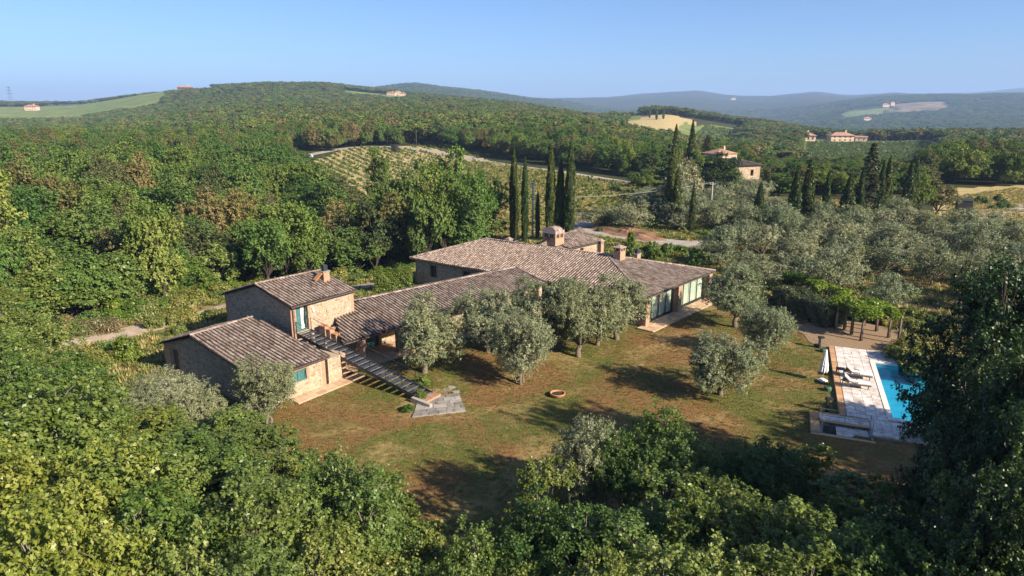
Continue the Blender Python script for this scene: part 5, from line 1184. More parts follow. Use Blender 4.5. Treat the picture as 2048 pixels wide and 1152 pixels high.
# ---- foreground trees
FG = 'oak trees in front of the lawn'
for px, py, y, rad, kind, lb in [
 (15, 600, 44, 3.4, 'y', 0), (60, 690, 33, 3.0, 'y', 0), (-30, 640, 38, 3.4, 'y', 0), (-60, 730, 25, 4.5, 'y', 0), (165, 790, 32, 2.6, 'y', 0), (110, 770, 29, 2.8, 'y', 0), (50, 850, 20, 3.3, 'y', 0), (215, 885, 22, 3.4, 'y', 0), (410, 905, 26, 2.2, 's', 0), (440, 925, 24, 2.2, 's', 0), (370, 880, 29, 2.2, 's', 0), (520, 905, 27, 2.2, 's', 0), (500, 960, 22, 2.2, 's', 0), (610, 960, 22, 1.6, 's', 0), (540, 850, 32, 2.0, 's', 0), (420, 820, 35, 2.2, 's', 0), (270, 810, 35, 2.4, 's', 0), (-120, 560, 52, 4.5, 'y', 0),
 (330, 850, 31, 2.3, 's', 0), (480, 850, 32, 2.2, 's', 0), (575, 895, 29, 1.8, 's', 0), (640, 905, 24, 1.8, 'n', 0), (700, 945, 22.5, 2.4, 'n', 0), (790, 955, 25, 2.0, 's', 0), (350, 985, 19, 3.0, 'y', 0), (555, 1000, 19, 2.9, 'n', 0), (140, 1000, 16, 2.8, 'y', 0),
 (690, 1080, 18, 2.4, 'n', 0), (10, 1030, 15, 2.4, 'y', 0), (450, 1090, 16, 2.5, 'n', 0), (270, 1100, 15, 2.4, 'y', 0),
 (960, 1065, 20, 1.7, 'n', 0), (1065, 1012, 21.5, 2.1, 'n', 0), (880, 1110, 18.5, 1.7, 'n', 0), (1190, 1045, 20.5, 2.3, 'n', 0), (1000, 1120, 17, 1.6, 'n', 0),
 (1085, 905, 27, 1.4, 's', 0), (1340, 822, 29, 2.3, 'n', 0), (1262, 862, 28, 1.7, 'n', 0), (1440, 872, 28, 2.0, 'n', 0), (1535, 885, 27, 2.0, 'n', 0), (1480, 990, 21, 2.7, 'n', 0), (1300, 1005, 21, 2.5, 'n', 0), (1650, 905, 27.5, 1.9, 's', 0), (1385, 935, 24, 2.2, 's', 0),
 (1180, 1105, 17, 2.2, 'n', 0), (1380, 1085, 17, 2.5, 'n', 0), (1590, 1060, 18, 2.7, 'n', 0), (1740, 945, 24, 2.3, 's', 0), (1790, 1085, 17, 2.6, 'n', 0), (1640, 985, 22, 2.2, 's', 0), (1860, 1000, 20, 2.6, 'd', 0), (1900, 905, 25, 2.2, 'd', 0), (1920, 1090, 16, 2.6, 'n', 0)]:
    loc, h = top_at(px, py, y); h = max(h, 3.0)
    TREES_XY.append((loc.x, loc.y))
    if kind == 'y': plant('oak_tree', 'yellow-green oak in the thicket at the corner of the annex', 'tree', 'yellow-green oaks of the thicket', random.choice(OAKY), loc, h, rad)
    elif kind == 'n':
        zl = 'mid-green young oak where the thicket meets the lawn' if px < 850 else 'mid-green young oak between the thicket and the grey-green olive at the lawn edge' if px < 1240 else 'mid-green young oak between the grey-green olive and the pump pit'
        plant('oak_tree', zl, 'tree', FG if px >= 1240 else 'young oaks at the thicket end of the lawn' if px < 850 else 'young oaks across the tip of the lawn', random.choice(OAKN), loc, h, rad)
    elif kind == 's': plant('oak_sapling', 'bushy many-stemmed oak sapling in front of the annex olives' if px < 850 else 'bushy many-stemmed oak sapling on the bank below the pump pit and lawn', 'tree', 'bushy saplings before the annex' if px < 850 else 'bushy saplings on the bank', random.choice(SAPN), loc, h, rad, 8, 2.2)
    else: plant('holm_oak', 'small dark holm oak in the shade below the pool', 'tree', 'small dark holm oaks below the pool', HOLM[0], loc, h, rad, 14, 5.5)
loc, h = top_at(2040, 465, 29); plant('holm_oak', 'huge dark holm oak overhanging the pool', 'tree', None, HOLM[0], loc, h, 3.9, 14, 5.5, 1.0)
for X, Y, H_, r_ in ((27, 25, 13.5, 4.2), (32, 30, 11, 4.2), (18.2, 23, 12.5, 2.9)): plant('holm_oak', 'dark holm oak crowding beside the huge one over the pool', 'tree', 'holm oaks beside the pool', HOLM[0], (X, Y, 0), H_, r_, 14, 5.5)
for px, py, y, rad in ((2190, 640, 20, 3.6), (2100, 850, 16, 2.8), (2330, 640, 33, 4.5)):
    loc, h = top_at(px, py, y); plant('holm_oak', 'dark holm oak crowding beside the huge one over the pool', 'tree', 'holm oaks beside the pool', HOLM[0], loc, h, rad, 14, 5.5)
loc, h = top_at(1178, 838, 29); plant('olive_tree', 'grey-green olive standing between the young oaks at the lawn edge', 'tree', None, OLIVEB, loc, h, 1.75, 5, 2.3)
loc, h = top_at(520, 718, 41.0); plant('olive_tree', 'bushy olive growing against the sunlit wall of the annex', 'tree', None, OLIVEB, loc, h, 2.2, 5, 2.3)
for px, py, y, rad in ((330, 742, 42, 1.9), (270, 765, 40, 1.9), (395, 775, 39.5, 1.5)):
    loc, h = top_at(px, py, y); plant('olive_tree', 'low pale olive in front of the shaded annex gable', 'tree', 'low olives before the annex gable', OLIVEB, loc, h, rad, 5, 2.3)

# ---- olives on the lawn
for px, py, ptop, rad, pr, lb in [
 (849, 746, 596, 2.9, 0, 'olive with a full round crown right beside the metal stair'), (976, 704, 574, 2.5, 1, 'pale-trunked olive second along the lawn from the metal stair'), (1035, 765, 620, 2.5, 'b', 'olive bushing down to the grass in front of the row'),
 (1068, 705, 566, 2.7, 2, 'olive at the back of the lawn group against the wing roof'), (1156, 713, 560, 2.9, 2, 'olive with a clear straight trunk in the middle of the lawn row'), (1233, 678, 551, 2.9, 0, 'olive with dark trunk beside the curtained glass wall'), (1440, 790, 660, 2.5, 1, 'solitary olive leaning on the open lawn by the pool slope'),
 (1522, 716, 606, 2.2, 'b', 'bushy olive at the edge of the lawn slope'), (1470, 655, 528, 3.2, 0, 'big olive at the corner of the glazed terrace'), (1195, 690, 572, 2.4, 1, 'slim olive between the middle tree and the glass wall')]:
    q = P(px, py); t, h = top_at(px, ptop, q.y); p = OLIVEB if pr == 'b' else OLIVEN[pr]; plant('olive_tree', lb, 'tree', 'olives on the lawn', p, q, h, rad, 5, 2.3)
# ---- olive grove: rows on the slope
rg = random.Random(5); spots = []
for i in range(-2, 40):
    for j in range(-2, 30):
        x = 10+i*5.6+rg.uniform(-1, 1)+(j % 2)*2.4; y = 66+j*5.2+rg.uniform(-1, 1)
        a = float(x); inside_ = bool(inside(np.array([a]), np.array([y]), GROVE)[0])
        if inside_ and (x-PO.x)*PE1.x+(y-PO.y)*PE1.y < -10.5 and not inside(np.array([x]), np.array([y]), pxpoly([(1370, 500), (1445, 500), (1445, 470), (1370, 470)]))[0]: spots.append((x, y))
for q in [(1192, 455), (1215, 452), (1240, 456), (1268, 458), (1445, 452), (1470, 448), (1500, 452)]: p = P(*q); spots.append((p.x, p.y))
for x, y in spots:
    px_ = 1024+x/y*FPX/_c
    if rg.random() < .16 or (px_ > 1870 and y > 112) or (px_ > 1540 and y > 128): continue
    z = float(terrain(np.array([x]), np.array([y]))[0]); plant('olive_tree', 'grey-green olive in the rows of the grove beyond the house', 'tree', 'olives of the grove', OLIVEM[rg.randrange(3)], (x, y, z), rg.uniform(3.2, 5.2), rg.uniform(2.1, 3.2), 5, 2.6)
# ---- cypresses
for px, py, pt, rad, lb in [(1028, 483, 296, .72, 'tallest-but-two slim cypress first in the row beside the concrete pole'), (1049, 486, 312, .55, 'slim cypress standing second in the row, just left behind the dovecote'), (1075, 480, 380, .36, 'thin short young cypress next to the concrete pole'), (1100, 482, 285, .72, 'slim cypress right behind the dovecote'), (1119, 481, 318, .72, 'shorter cypress between two taller ones behind the rear house'), (1138, 482, 277, .78, 'tallest slim cypress behind the rear house roof')]:
    q = G(px, py); t, h = top_at(px, pt, q.y); plant('cypress_tree', lb, 'tree', 'slim cypresses behind the house', random.choice(CYPN), q, h, rad, 14, .75)
for px, py, pt, rad, lb in [(1338, 449, 300, 1.15, 'tall cypress in front of the layered cedar'), (1350, 453, 344, 1.05, 'shorter cypress beside the tall one before the cedar'), (1382, 466, 372, .62, 'small narrow cypress near the wooden pole'), (1346, 372, 258, 1.5, 'cypress tip rising behind the cedar'), (1378, 370, 250, 1.5, 'cypress tip rising behind the pale blossoming tree'), (1514, 455, 374, 1.1, 'lone dark cypress beside the stone house'),
   (1584, 460, 340, 1.25, 'slanting cypress that begins the cypress row'), (1608, 456, 326, 1.4, 'tallest cypress of the row above the grove'), (1647, 448, 350, .85, 'thin cypress third in the row above the grove'), (1689, 455, 357, 1.45, 'broad short cypress fourth in the row above the grove'), (1713, 452, 343, .9, 'thin cypress just before the dull conifer'), (1752, 450, 330, .9, 'thin cypress just after the dull conifer'), (1764, 446, 320, 1.1, 'tall cypress behind the dull conifer'), (1809, 436, 330, 1.2, 'broad cypress next to the rounded tree by the road'), (1819, 434, 318, .9, 'narrow pointed cypress against the rounded tree by the road')]:
    q = G(px, py); t, h = top_at(px, pt-10, q.y); plant('cypress_tree', lb, 'tree', 'cypresses above the grove', random.choice(CYPM), q, h, rad*.85, 14, 1.0)
for px, y in ((1314, 790), (1328, 800), (1464, 640), (1300, 815)): q = at_depth(px, y); plant('cypress_tree', 'tiny cypress on the crest of the straw field', 'tree', 'cypresses on the far field', CYPF, q, 12, 1.3, 14, 1.2)
# ---- park trees round the stone house
rs0 = random.Random(3); CED = cedar('cedar', 201, 'cedar'); SPR = cedar('spruce', 203, 'spruce', H=16, Rad=3.4, layers=20, n=14000, taper=.7, droop=.28)
q = G(1332, 440); t, h = top_at(1332, 283, q.y); plant('cedar_tree', 'wide layered dark cedar behind the cypress pair', 'tree', None, CED, q, h, 5.0, 14, 5)
q = G(1728, 448); t, h = top_at(1728, 283, q.y); plant('conifer_tree', 'tall dull brown-green conifer in the cypress row', 'tree', None, SPR, q, h, 3.3, 16, 3.4)
q = at_depth(1420, 215); t, h = top_at(1420, 268, 215); plant('conifer_tree', 'dark pointed conifer behind the square tower', 'tree', None, SPR, q, h, 3.6, 16, 3.4)
BLO = (OLIVEM[0][0], OLIVEM[0][1].copy()); BLO[1].materials[0] = M['blossom']; MAG = (OAKM[0][0], OAKM[0][1].copy()); MAG[1].materials[0] = M['oakdark']; BRI = umbrella_pine('pine', 207, n=6000, L=.3, Wd=.12, leafm='hedge', split=True)
q = at_depth(1388, 146); t, h = top_at(1388, 318, 146); plant('blossoming_tree', 'pale grey-white blossoming tree beside the cedar', 'tree', None, BLO, q, h, 3.4, 5, 2.6)
q = at_depth(1417, 170); t, h = top_at(1417, 307, 170); plant('umbrella_pine', 'bright green round-topped pine beside the blossoming tree', 'tree', None, BRI, q, h, 3.6, 10, 4)
q = at_depth(1455, 168); t, h = top_at(1455, 305, 168); plant('magnolia_tree', 'dark glossy broad tree in front of the stone house', 'tree', None, MAG, q, h, 4.2)
for px, y, pt, rad in ((1432, 172, 312, 3.2), (1475, 174, 330, 2.6), (1443, 158, 318, 4.2), (1474, 160, 336, 3.2), (1405, 185, 300, 3.6), (1462, 158, 350, 3.0), (1500, 205, 330, 3.0), (1520, 190, 352, 3.0), (1485, 165, 365, 2.4), (1478, 150, 345, 2.8), (1300, 165, 340, 4.0), (1285, 180, 345, 4.0)):
    q = at_depth(px, y); t, h = top_at(px, pt, y); plant('oak_tree', 'dark broadleaf tree crowding round the stone house beyond the grove', 'tree', 'trees round the stone house', MAG if rs0.random() < .5 else OAKM[0], q, h, rad)
q = G(1872, 430); t, h = top_at(1872, 358, q.y); plant('oak_tree', 'compact rounded olive-green tree beside the road', 'tree', None, OAKM[3], q, h, 3.4)
q = G(1838, 432); t, h = top_at(1838, 345, q.y); plant('oak_tree', 'narrow ragged tree between the cypress and the rounded tree', 'tree', None, OAKM[1], q, h, 2.2)
for px, y, pt, rad in ((775, 106, 365, 3.4), (800, 116, 330, 3.6), (835, 112, 303, 3.9), (868, 104, 312, 3.8), (903, 112, 298, 4.2), (938, 106, 318, 3.8), (965, 112, 338, 3.2), (885, 98, 350, 3.2), (930, 98, 372, 3.0), (845, 97, 368, 3.0)):
    q = at_depth(px, y); t, h = top_at(px, pt, y); plant('oak_tree', 'tall dense oak in the clump between the vineyard and the main roof', 'tree', 'tall oaks behind the main roof', OAKM[px % 3], q, h, rad)
# ---- woods: the nearest trees one by one, the rest as one mass
rw = np.random.default_rng(12)
def wood_ok(x, y):
    ys = np.maximum(y, 1); px = 1024+x/ys*FPX/_c
    px = wobble(px, y); near = inside(x, y, FORESTN)
    far = (y > 300) & ~inside(x, y, VINEYARD)
    fl = ((px < 160) & (y > 900) & (y < 1480)) | ((px > 90) & (px < 340) & (y > 1050) & (y < 1640)) | ((px >= 280) & (px < 434) & (y > 1330) & (y < 1700)) | ((px > 690) & (px < 820) & (y > 1180) & (y < 1420)) | ((px > 765) & (px < 820) & (y > 1060) & (y < 1430)) \
       | ((px > 1255) & (px < 1490) & (y > 500) & (y < 860)) | ((px > 1440) & (px < 1760) & (y > 575) & (y < 680)) | ((px > 1610) & (px < 1890) & (y > 300) & (y < 590)) | ((px > 1225) & (px < 1276) & (y > 800) & (y < 1000)) | ((px > 1690) & (px < 1890) & (y > 2700) & (y < 3200))
    right = (y > 160) & (y < 300) & (px > 1520) & (px < 1890) & ~((px > 1600) & (px < 1840) & (y > 262)) & ~((px < 1560) & (y < 200))
    rt2 = (y > 180) & (y < 320) & (px > 1885)
    mid = (y > 225) & (y < 320) & (px > 1290) & (px < 1520)
    return (near | (far & ~fl) | (right & (px < 1880)) | rt2 | mid)
def scatter(y0, y1, step, jit=.42):
    xs, ys = [], []
    y = y0
    while y < y1:
        half = y*.98; n = int(2*half/step); x = -half+np.arange(n)*step+rw.uniform(-jit, jit, n)*step; xs.append(x); ys.append(np.full(n, y)+rw.uniform(-jit, jit, n)*step); y += step*.92
    x, y = np.concatenate(xs), np.concatenate(ys); k = wood_ok(x, y); return x[k], y[k]
x, y = scatter(60, 330, 5.9); z = terrain(x, y); dd = np.hypot(x, y)
vis = np.abs(x/np.maximum(y, 1)) < .82; x, y, z, dd = x[vis], y[vis], z[vis], dd[vis]
rt_ = (1024+x/y*FPX/_c > 1500) & (1024+x/y*FPX/_c < 1870)
def low(x, y):          # where a tree would stand before the vineyard
    px = 1024+x/y*FPX/_c; lim = np.interp(px, [570, 600, 625, 700, 748], [285, 312, 338, 385, 408]); hm = CAM_H-y*(lim-215)/FPX/.97-terrain(x, y)
    return (px > 570) & (px < 748) & (y < 300) & (hm < 3.2)
kp = ~low(x, y); x, y, z, dd, rt_ = x[kp], y[kp], z[kp], dd[kp], rt_[kp]
order = np.argsort(dd); single = order[:300]; rest = order[300:]
def cap(x, y, z, h):
    """the trees in the dip stay below the sight line to the vineyard"""
    px = 1024+x/y*FPX/_c
    if y > 290 or not 570 < px < 748: return h
    t, hm = top_at(px, np.interp(px, [570, 600, 625, 700, 748], [285, 312, 338, 385, 408]), y); return max(2.6, min(h, hm))
for i in single:
    k = int(rw.integers(0, 4)); left = x[i] < 15
    e = plant('oak_tree', 'leafy oak in the dense wood behind the farm buildings' if left else 'leafy tree in the dark wood beyond the cypress row', 'tree', 'oaks of the wood behind the farm' if left else 'trees of the wood beyond the cypresses', OAKM[k], (x[i], y[i], z[i]), cap(x[i], y[i], z[i], rw.uniform(6.5, 13.5)) if not (1500 < 1024+x[i]/y[i]*FPX/_c < 1870) else rw.uniform(5, 7.2), rw.uniform(2.6, 4.9))
MIDP = [None]*4
for o in bpy.data.objects:
    if o.name.startswith('crown') and o.data in [m[1] for m in OAKM]:
        MIDP[[m[1] for m in OAKM].index(o.data)] = o
FARP = []
for i in range(3): q = at_depth(480+60*i, 345); FARP.append(plant('oak_tree', 'distant oak at the far edge of the wood above the vineyard', 'tree', 'distant oaks above the vineyard', OAKF[i], q, 10, 3.8))
for i in range(2): q = at_depth(430+240*i, 380); FARP.append(plant('umbrella_pine', 'umbrella pine standing out of the wood above the vineyard', 'tree', 'umbrella pines in the wood', PINEF[i], q, 12, 4.2, 10, 4))
for px, yy_ in ((1474, 622), (1486, 640), (1498, 628), (1512, 645), (1524, 632), (1540, 640), (1556, 634)): plant('umbrella_pine', 'umbrella pine in the clump beside the ochre farmhouse across the valley', 'tree', 'umbrella pines across the valley', PINEF[px % 2], at_depth(px, yy_), 10.5, 4.6, 10, 4)
def mass(name, label, pts, pid, sc, protos, hz=1.0):
    """one object: prototypes set on points"""
    me = bpy.data.meshes.new(name); me.vertices.add(len(pts)); me.vertices.foreach_set('co', np.asarray(pts, np.float32).ravel()); me.update()
    a = me.attributes.new('pid', 'INT', 'POINT'); a.data.foreach_set('value', np.asarray(pid, np.int32))
    a = me.attributes.new('scl', 'FLOAT_VECTOR', 'POINT'); a.data.foreach_set('vector', np.asarray(sc, np.float32).ravel())
    a = me.attributes.new('rot', 'FLOAT_VECTOR', 'POINT'); rt = np.zeros((len(pts), 3), np.float32); rt[:, 2] = rw.uniform(0, 6.28, len(pts)); a.data.foreach_set('vector', rt.ravel())
    ng = bpy.data.node_groups.new(name, 'GeometryNodeTree'); ng.interface.new_socket('Geometry', in_out='INPUT', socket_type='NodeSocketGeometry'); ng.interface.new_socket('Geometry', in_out='OUTPUT', socket_type='NodeSocketGeometry')
    nd = ng.nodes; gi, go, jn = nd.new('NodeGroupInput'), nd.new('NodeGroupOutput'), nd.new('GeometryNodeJoinGeometry')
    def attr(nm, ty): n = nd.new('GeometryNodeInputNamedAttribute'); n.data_type = ty; n.inputs['Name'].default_value = nm; return n.outputs['Attribute']
    pi, sl_, rt_ = attr('pid', 'INT'), attr('scl', 'FLOAT_VECTOR'), attr('rot', 'FLOAT_VECTOR')
    for k, ob in enumerate(protos):
        oi = nd.new('GeometryNodeObjectInfo'); oi.inputs['Object'].default_value = ob; oi.inputs['As Instance'].default_value = True; oi.transform_space = 'ORIGINAL'
        cp = nd.new('FunctionNodeCompare'); cp.data_type = 'INT'; cp.operation = 'EQUAL'; ng.links.new(pi, cp.inputs[2]); cp.inputs[3].default_value = k
        ip = nd.new('GeometryNodeInstanceOnPoints'); ng.links.new(gi.outputs[0], ip.inputs['Points']); ng.links.new(cp.outputs[0], ip.inputs['Selection']); ng.links.new(oi.outputs['Geometry'], ip.inputs['Instance']); ng.links.new(sl_, ip.inputs['Scale']); ng.links.new(rt_, ip.inputs['Rotation']); ng.links.new(ip.outputs[0], jn.inputs[0])
    ng.links.new(jn.outputs[0], go.inputs[0]); o = inst(name, me); md_ = o.modifiers.new('scatter', 'NODES'); md_.node_group = ng
    return tag(o, label, None, None, 'stuff')
def cull(x, y): return np.abs(x/np.maximum(y, 1)) < .80
pts, pid, sc = [], [], []
def addp(x, y, z, p, s): pts.append(np.column_stack([x, y, z])); pid.append(p); sc.append(s)
def rs(n, h0, h1, r0, r1, H0=10., R0=3.6): h = rw.uniform(h0, h1, n)/H0; r = rw.uniform(r0, r1, n)/R0; return np.column_stack([r, r, h])
n = len(rest); addp(x[rest], y[rest], z[rest]-.2, rw.integers(0, 4, n), rs(n, 8, 12.5, 2.9, 4.2)*np.where(rt_[rest] | ((1024+x[rest]/y[rest]*FPX/_c > 570) & (1024+x[rest]/y[rest]*FPX/_c < 748) & (y[rest] < 300)), .55, 1.0)[:, None]**np.array([0, 0, 1.]))
x, y = scatter(331, 1000, 7.2); k = cull(x, y); x, y = x[k], y[k]; n = len(x); px_ = 1024+x/y*FPX/_c
pin = rw.random(n) < np.where((px_ < 1000), .22, .35)
addp(x, y, terrain(x, y)-.3, np.where(pin, 7+rw.integers(0, 2, n), 4+rw.integers(0, 3, n)), rs(n, 8.5, 12, 3.8, 5.2))
x, y = scatter(1000, 1750, 11.5); k = cull(x, y); x, y = x[k], y[k]; n = len(x); addp(x, y, terrain(x, y)-1, np.where(rw.random(n) < .25, 7+rw.integers(0, 2, n), 4+rw.integers(0, 3, n)), rs(n, 9, 12, 6, 8))
x, y = scatter(1750, 3900, 21); k = cull(x, y) & ((1024+x/y*FPX/_c) > 700); x, y = x[k], y[k]; n = len(x); addp(x, y, terrain(x, y)-2, 4+rw.integers(0, 3, n), rs(n, 10, 14, 10, 14))
WOOD = mass('woodland', 'continuous oak and pine woodland covering the hills', np.concatenate(pts), np.concatenate(pid), np.concatenate(sc), MIDP+FARP)
# ---- vineyard below the road: rows of low vines
vx, vy = [], []
ca_, sa_ = math.cos(R(24)), math.sin(R(24))
for i in range(-110, 110):
    for j in range(-200, 200):
        a_, b_ = i*3.3, j*1.5; X = a_*ca_-b_*sa_; Y = 220+a_*sa_+b_*ca_; vx.append(X); vy.append(Y)
vx, vy = np.array(vx), np.array(vy); vx = vx+rw.normal(size=len(vx))*.12; vy = vy+rw.normal(size=len(vy))*.12
k = inside(vx, vy, VINEYARD) & (rw.random(len(vx)) < .75)
for pp, w in ROADS:
    rp = pxpoly(pp)
    for a, b in zip(rp, rp[1:]):
        d = np.array(b)-np.array(a); u = np.clip(((vx-a[0])*d[0]+(vy-a[1])*d[1])/(d@d), 0, 1); k &= np.hypot(vx-a[0]-u*d[0], vy-a[1]-u*d[1]) > w/2+1.2
vx, vy = vx[k], vy[k]; order = np.argsort(np.hypot(vx, vy)); vz = terrain(vx, vy); VP = []
for i in order[:300]:
    o = plant('grapevine', 'low green grapevine in the straw-coloured field behind the cypresses', 'vine', 'grapevines in the straw field', VINEB[int(rw.integers(0, 2))], (vx[i], vy[i], vz[i]), rw.uniform(.7, 1.3), rw.uniform(.45, .8), 1., .75); VP.append(o)
vp = [next(o for o in VP if o.data == VINEB[k]) for k in (0, 1)]
r_ = order[300:]; s_ = rw.uniform(.5, 1.1, (len(r_), 1)); mass('vineyard_rows', 'rows of low grapevines further up the straw-coloured field', np.column_stack([vx, vy, vz])[r_], rw.integers(0, 2, len(r_)), np.column_stack([s_*.95, s_*.95, s_*1.2]), vp)
q_ = []
# rows on the two fields across the valley
fx, fy = [], []
for i in range(-160, 160):
    for j in range(-330, 330): fx.append(i*4.2*.8-j*1.7*.6); fy.append(520+i*4.2*.6+j*1.7*.8)
fx, fy = np.array(fx)+150, np.array(fy); fx = fx+rw.normal(size=len(fx))*.2; fp = wobble(1024+fx/np.maximum(fy, 1)*FPX/_c, fy)
k = (((fp > 1620) & (fp < 1870) & (fy > 305) & (fy < 580)) | ((fp > 1405) & (fp < 1485) & (fy > 505) & (fy < 790))) & (rw.random(len(fx)) < .8); fx, fy = fx[k], fy[k]; s_ = rw.uniform(.8, 1.5, (len(fx), 1))
mass('valley_vineyard', 'rows of vines on the fields below the far farmhouses', np.column_stack([fx, fy, terrain(fx, fy)]), rw.integers(0, 2, len(fx)), np.column_stack([s_, s_, s_*1.2]), vp)
# bushy oaks closing the edge of the wood
EDGE = [crown_tree('edge', 161+i, ('forest', 'oak')[i], 'bark', H=5, Rad=2.2, base=.03, nl=14, nc=13, nleaf=7500, L=.22, Wd=.15, clump=(.12, .24), trunk=.09, low=-.95, forks=3) for i in range(2)]
ep = [(-60, 664), (60, 652), (200, 622), (330, 592), (480, 564), (640, 531), (830, 500), (980, 474)]
re_ = random.Random(21)
for i in range(95):
    f = re_.random()*1040-60; py = np.interp(f, [p[0] for p in ep], [p[1] for p in ep])+re_.uniform(-16, 3); q = G(f, py)
    plant('bushy_oak', 'low bushy oak closing the edge of the wood behind the farm', 'tree', 'bushy oaks at the edge of the wood', EDGE[re_.randrange(2)], q, re_.uniform(3.2, 6.0), re_.uniform(1.9, 3.0), 5, 2.2)
# ---- shrubs, hedges, pergola vine, undergrowth
for px, py, h, rad, k, lb in [(575, 655, 1.2, 1.3, 0, 0)][:0]: pass
def shrub(px, py, h, rad, k, lb, grp, dry=False):
    q = G(px, py); plant('dry_shrub' if dry else 'shrub', lb, 'shrub', grp, DRYB if dry else BUSH[k], q, h, rad, 1, 1)
rs_ = random.Random(9)
for i in range(34):
    f = rs_.random(); px = 215+f*255; py = 655-f*62-rs_.uniform(4, 34); shrub(px, py, rs_.uniform(.9, 2.0), rs_.uniform(1.0, 1.9), rs_.choice((0, 0, 1, 2, 2)), 'loose green shrub on the bank between path and wood', 'shrubs between path and wood')
for px, py, rad in ((170, 668, 1.7), (200, 660, 1.6), (285, 618, 1.5), (225, 665, 1.4), (150, 660, 1.4)): shrub(px, py, 1.5, rad, 0, 'straw-brown dry shrub on the bank above the path', 'dry shrubs above the path', True)
shrub(258, 720, 2.0, 1.5, 1, 'dense round yellow-green shrub beside the path at the forecourt', None); shrub(200, 735, 1.3, 1.6, 2, 'low spreading shrub next to the round yellow-green one', None)
for px, py in ((310, 655), (345, 650), (380, 645), (415, 640), (440, 640), (360, 665)): shrub(px, py, rs_.uniform(1.0, 1.5), rs_.uniform(1.0, 1.5), 2, 'dark shrub in the shadow strip between path and annex', 'shrubs behind the annex')
for i in range(26):
    px = 1255+rs_.random()*150; shrub(px, 505+(px-1255)*.13+rs_.uniform(-10, 12), rs_.uniform(1.0, 2.2), rs_.uniform(1.0, 1.7), rs_.choice((1, 1, 0)), 'bright green shrub between the glazed house and the drive', 'shrubs behind the glazed house')
for px, py, h in ((1262, 498, 2.8), (1262, 490, 2.2)): shrub(px, py, h, .8, 1, 'upright leafy shrub behind the small chimney', 'upright shrubs behind the chimney')
for i in range(30):
    px = 500+rs_.random()*330; shrub(px, 572-(px-500)*.14+rs_.uniform(-12, 10), rs_.uniform(1.0, 2.2), rs_.uniform(1.1, 2.0), rs_.choice((0, 1, 1, 2)), 'green shrub at the foot of the wood behind the upper house', 'shrubs at the foot of the wood')
for i in range(26):
    px = 1500+rs_.random()*380; py = 585+(px-1500)*.22+rs_.uniform(-22, 8)
    if 1540 < px < 1700: py -= 16
    shrub(px, py, rs_.uniform(.7, 1.4), rs_.uniform(.9, 1.6), rs_.choice((0, 1, 2, 2)), 'low shrub on the slope between hedge and olive grove', 'shrubs below the grove')
for px, py in ((1800, 720), (1830, 735), (1860, 745), (1815, 705), (1880, 730), (1845, 715)): shrub(px, py, 1.7, 1.8, rs_.choice((0, 2)), 'shrub at the far end of the pool under the holm oak', 'shrubs beyond the pool')
for px, py, h, rad, lb in ((842, 800, .9, .5, 'climber tangled on the stair cheek wall'), (815, 822, .5, .6, 'tuft of greenery under the bottom of the stair'), (845, 770, .9, .8, 'leafy shrub beneath the olive beside the stair')): shrub(px, py, h, rad, 1, lb, None)
for i in range(24):
    px = 1180+rs_.random()*240; py = 440+rs_.random()*30; shrub(px, py, rs_.uniform(.4, .9), rs_.uniform(.6, 1.4), 2, 'low scrub on the bare ground by the drive', 'low scrub by the drive')
for i in range(20):
    px = 1890+rs_.random()*150; py = 398+rs_.random()*24; shrub(px, py, rs_.uniform(.7, 1.6), rs_.uniform(.8, 1.4), rs_.choice((0, 1)), 'green shrub in the dry field by the dark wood', 'shrubs in the dry field')
for i in range(12): px = 1960+rs_.random()*110; shrub(px, 462-(px-1960)*.1+rs_.random()*20, rs_.uniform(.8, 1.8), rs_.uniform(1, 1.8), 3, 'grey shrub on the near verge of the road', 'grey shrubs on the road verge')
q = P(785, 579); HB = hedge_mesh('box_hedge', 211, 'hedge', 4.0, 2.6, 2.1, 9000, .15, .10, .10)
tag(inst('box_hedge', HB, None, (q.x, q.y+.8, 0), R(6)), 'clipped bright green hedge block against the shaded house wall', 'hedge')
a, b = P(1556, 610), P(1665, 658); HD = hedge_mesh('laurel_hedge', 213, 'oakdark', (b-a).length, 2.6, 2.0, 16000, .17, .09, .16); HD.materials[0] = M['cedar']
m_ = a.lerp(b, .5); tag(inst('laurel_hedge', HD, None, (m_.x+.6, m_.y+.5, 0), math.atan2(b.y-a.y, b.x-a.x)), 'long dark bushy hedge leading down to the pergola', 'hedge')
rng = np.random.default_rng(5); cs = []
corners = [PPOS[0], PPOS[3], PPOS[7], PPOS[4]]
for k in range(44):
    u, v = rng.random(), rng.random(); p = corners[0].lerp(corners[1], u).lerp(corners[3].lerp(corners[2], u), v); p = p+Vector((rng.normal()*.3, rng.normal()*.3, 2.30+.35*rng.random())); cs.append((p, rng.uniform(.45, .95)))
for k in range(26):
    px = 1575+rng.random()*105; q = G(px, 588+(px-1575)*.42); cs.append((q+Vector((rng.normal()*.4, rng.normal()*.4, 2.2+.3*rng.random())), rng.uniform(.4, .7)))
n = 16000; i = rng.integers(0, len(cs), n); C = np.array([tuple(c[0]) for c in cs]); Rr = np.array([c[1] for c in cs]); d = sph(rng, n); d[:, 2] = np.where(rng.random(n) < .7, abs(d[:, 2]), d[:, 2]); c = C[i]+d*Rr[i][:, None]*rng.random((n, 1))**.4*np.array([1, 1, .6])
me = quad_cloud('vine_canopy', leaves(rng, c, d*.5+np.array([0, 0, .9])+rng.normal(size=(n, 3))*.5, .2, .17), [M['vine']], np.clip(.4*rng.random(len(cs))[i]+.6*rng.random(n), 0, 1)); inst('vine_canopy', me, pg)
mb = MB()
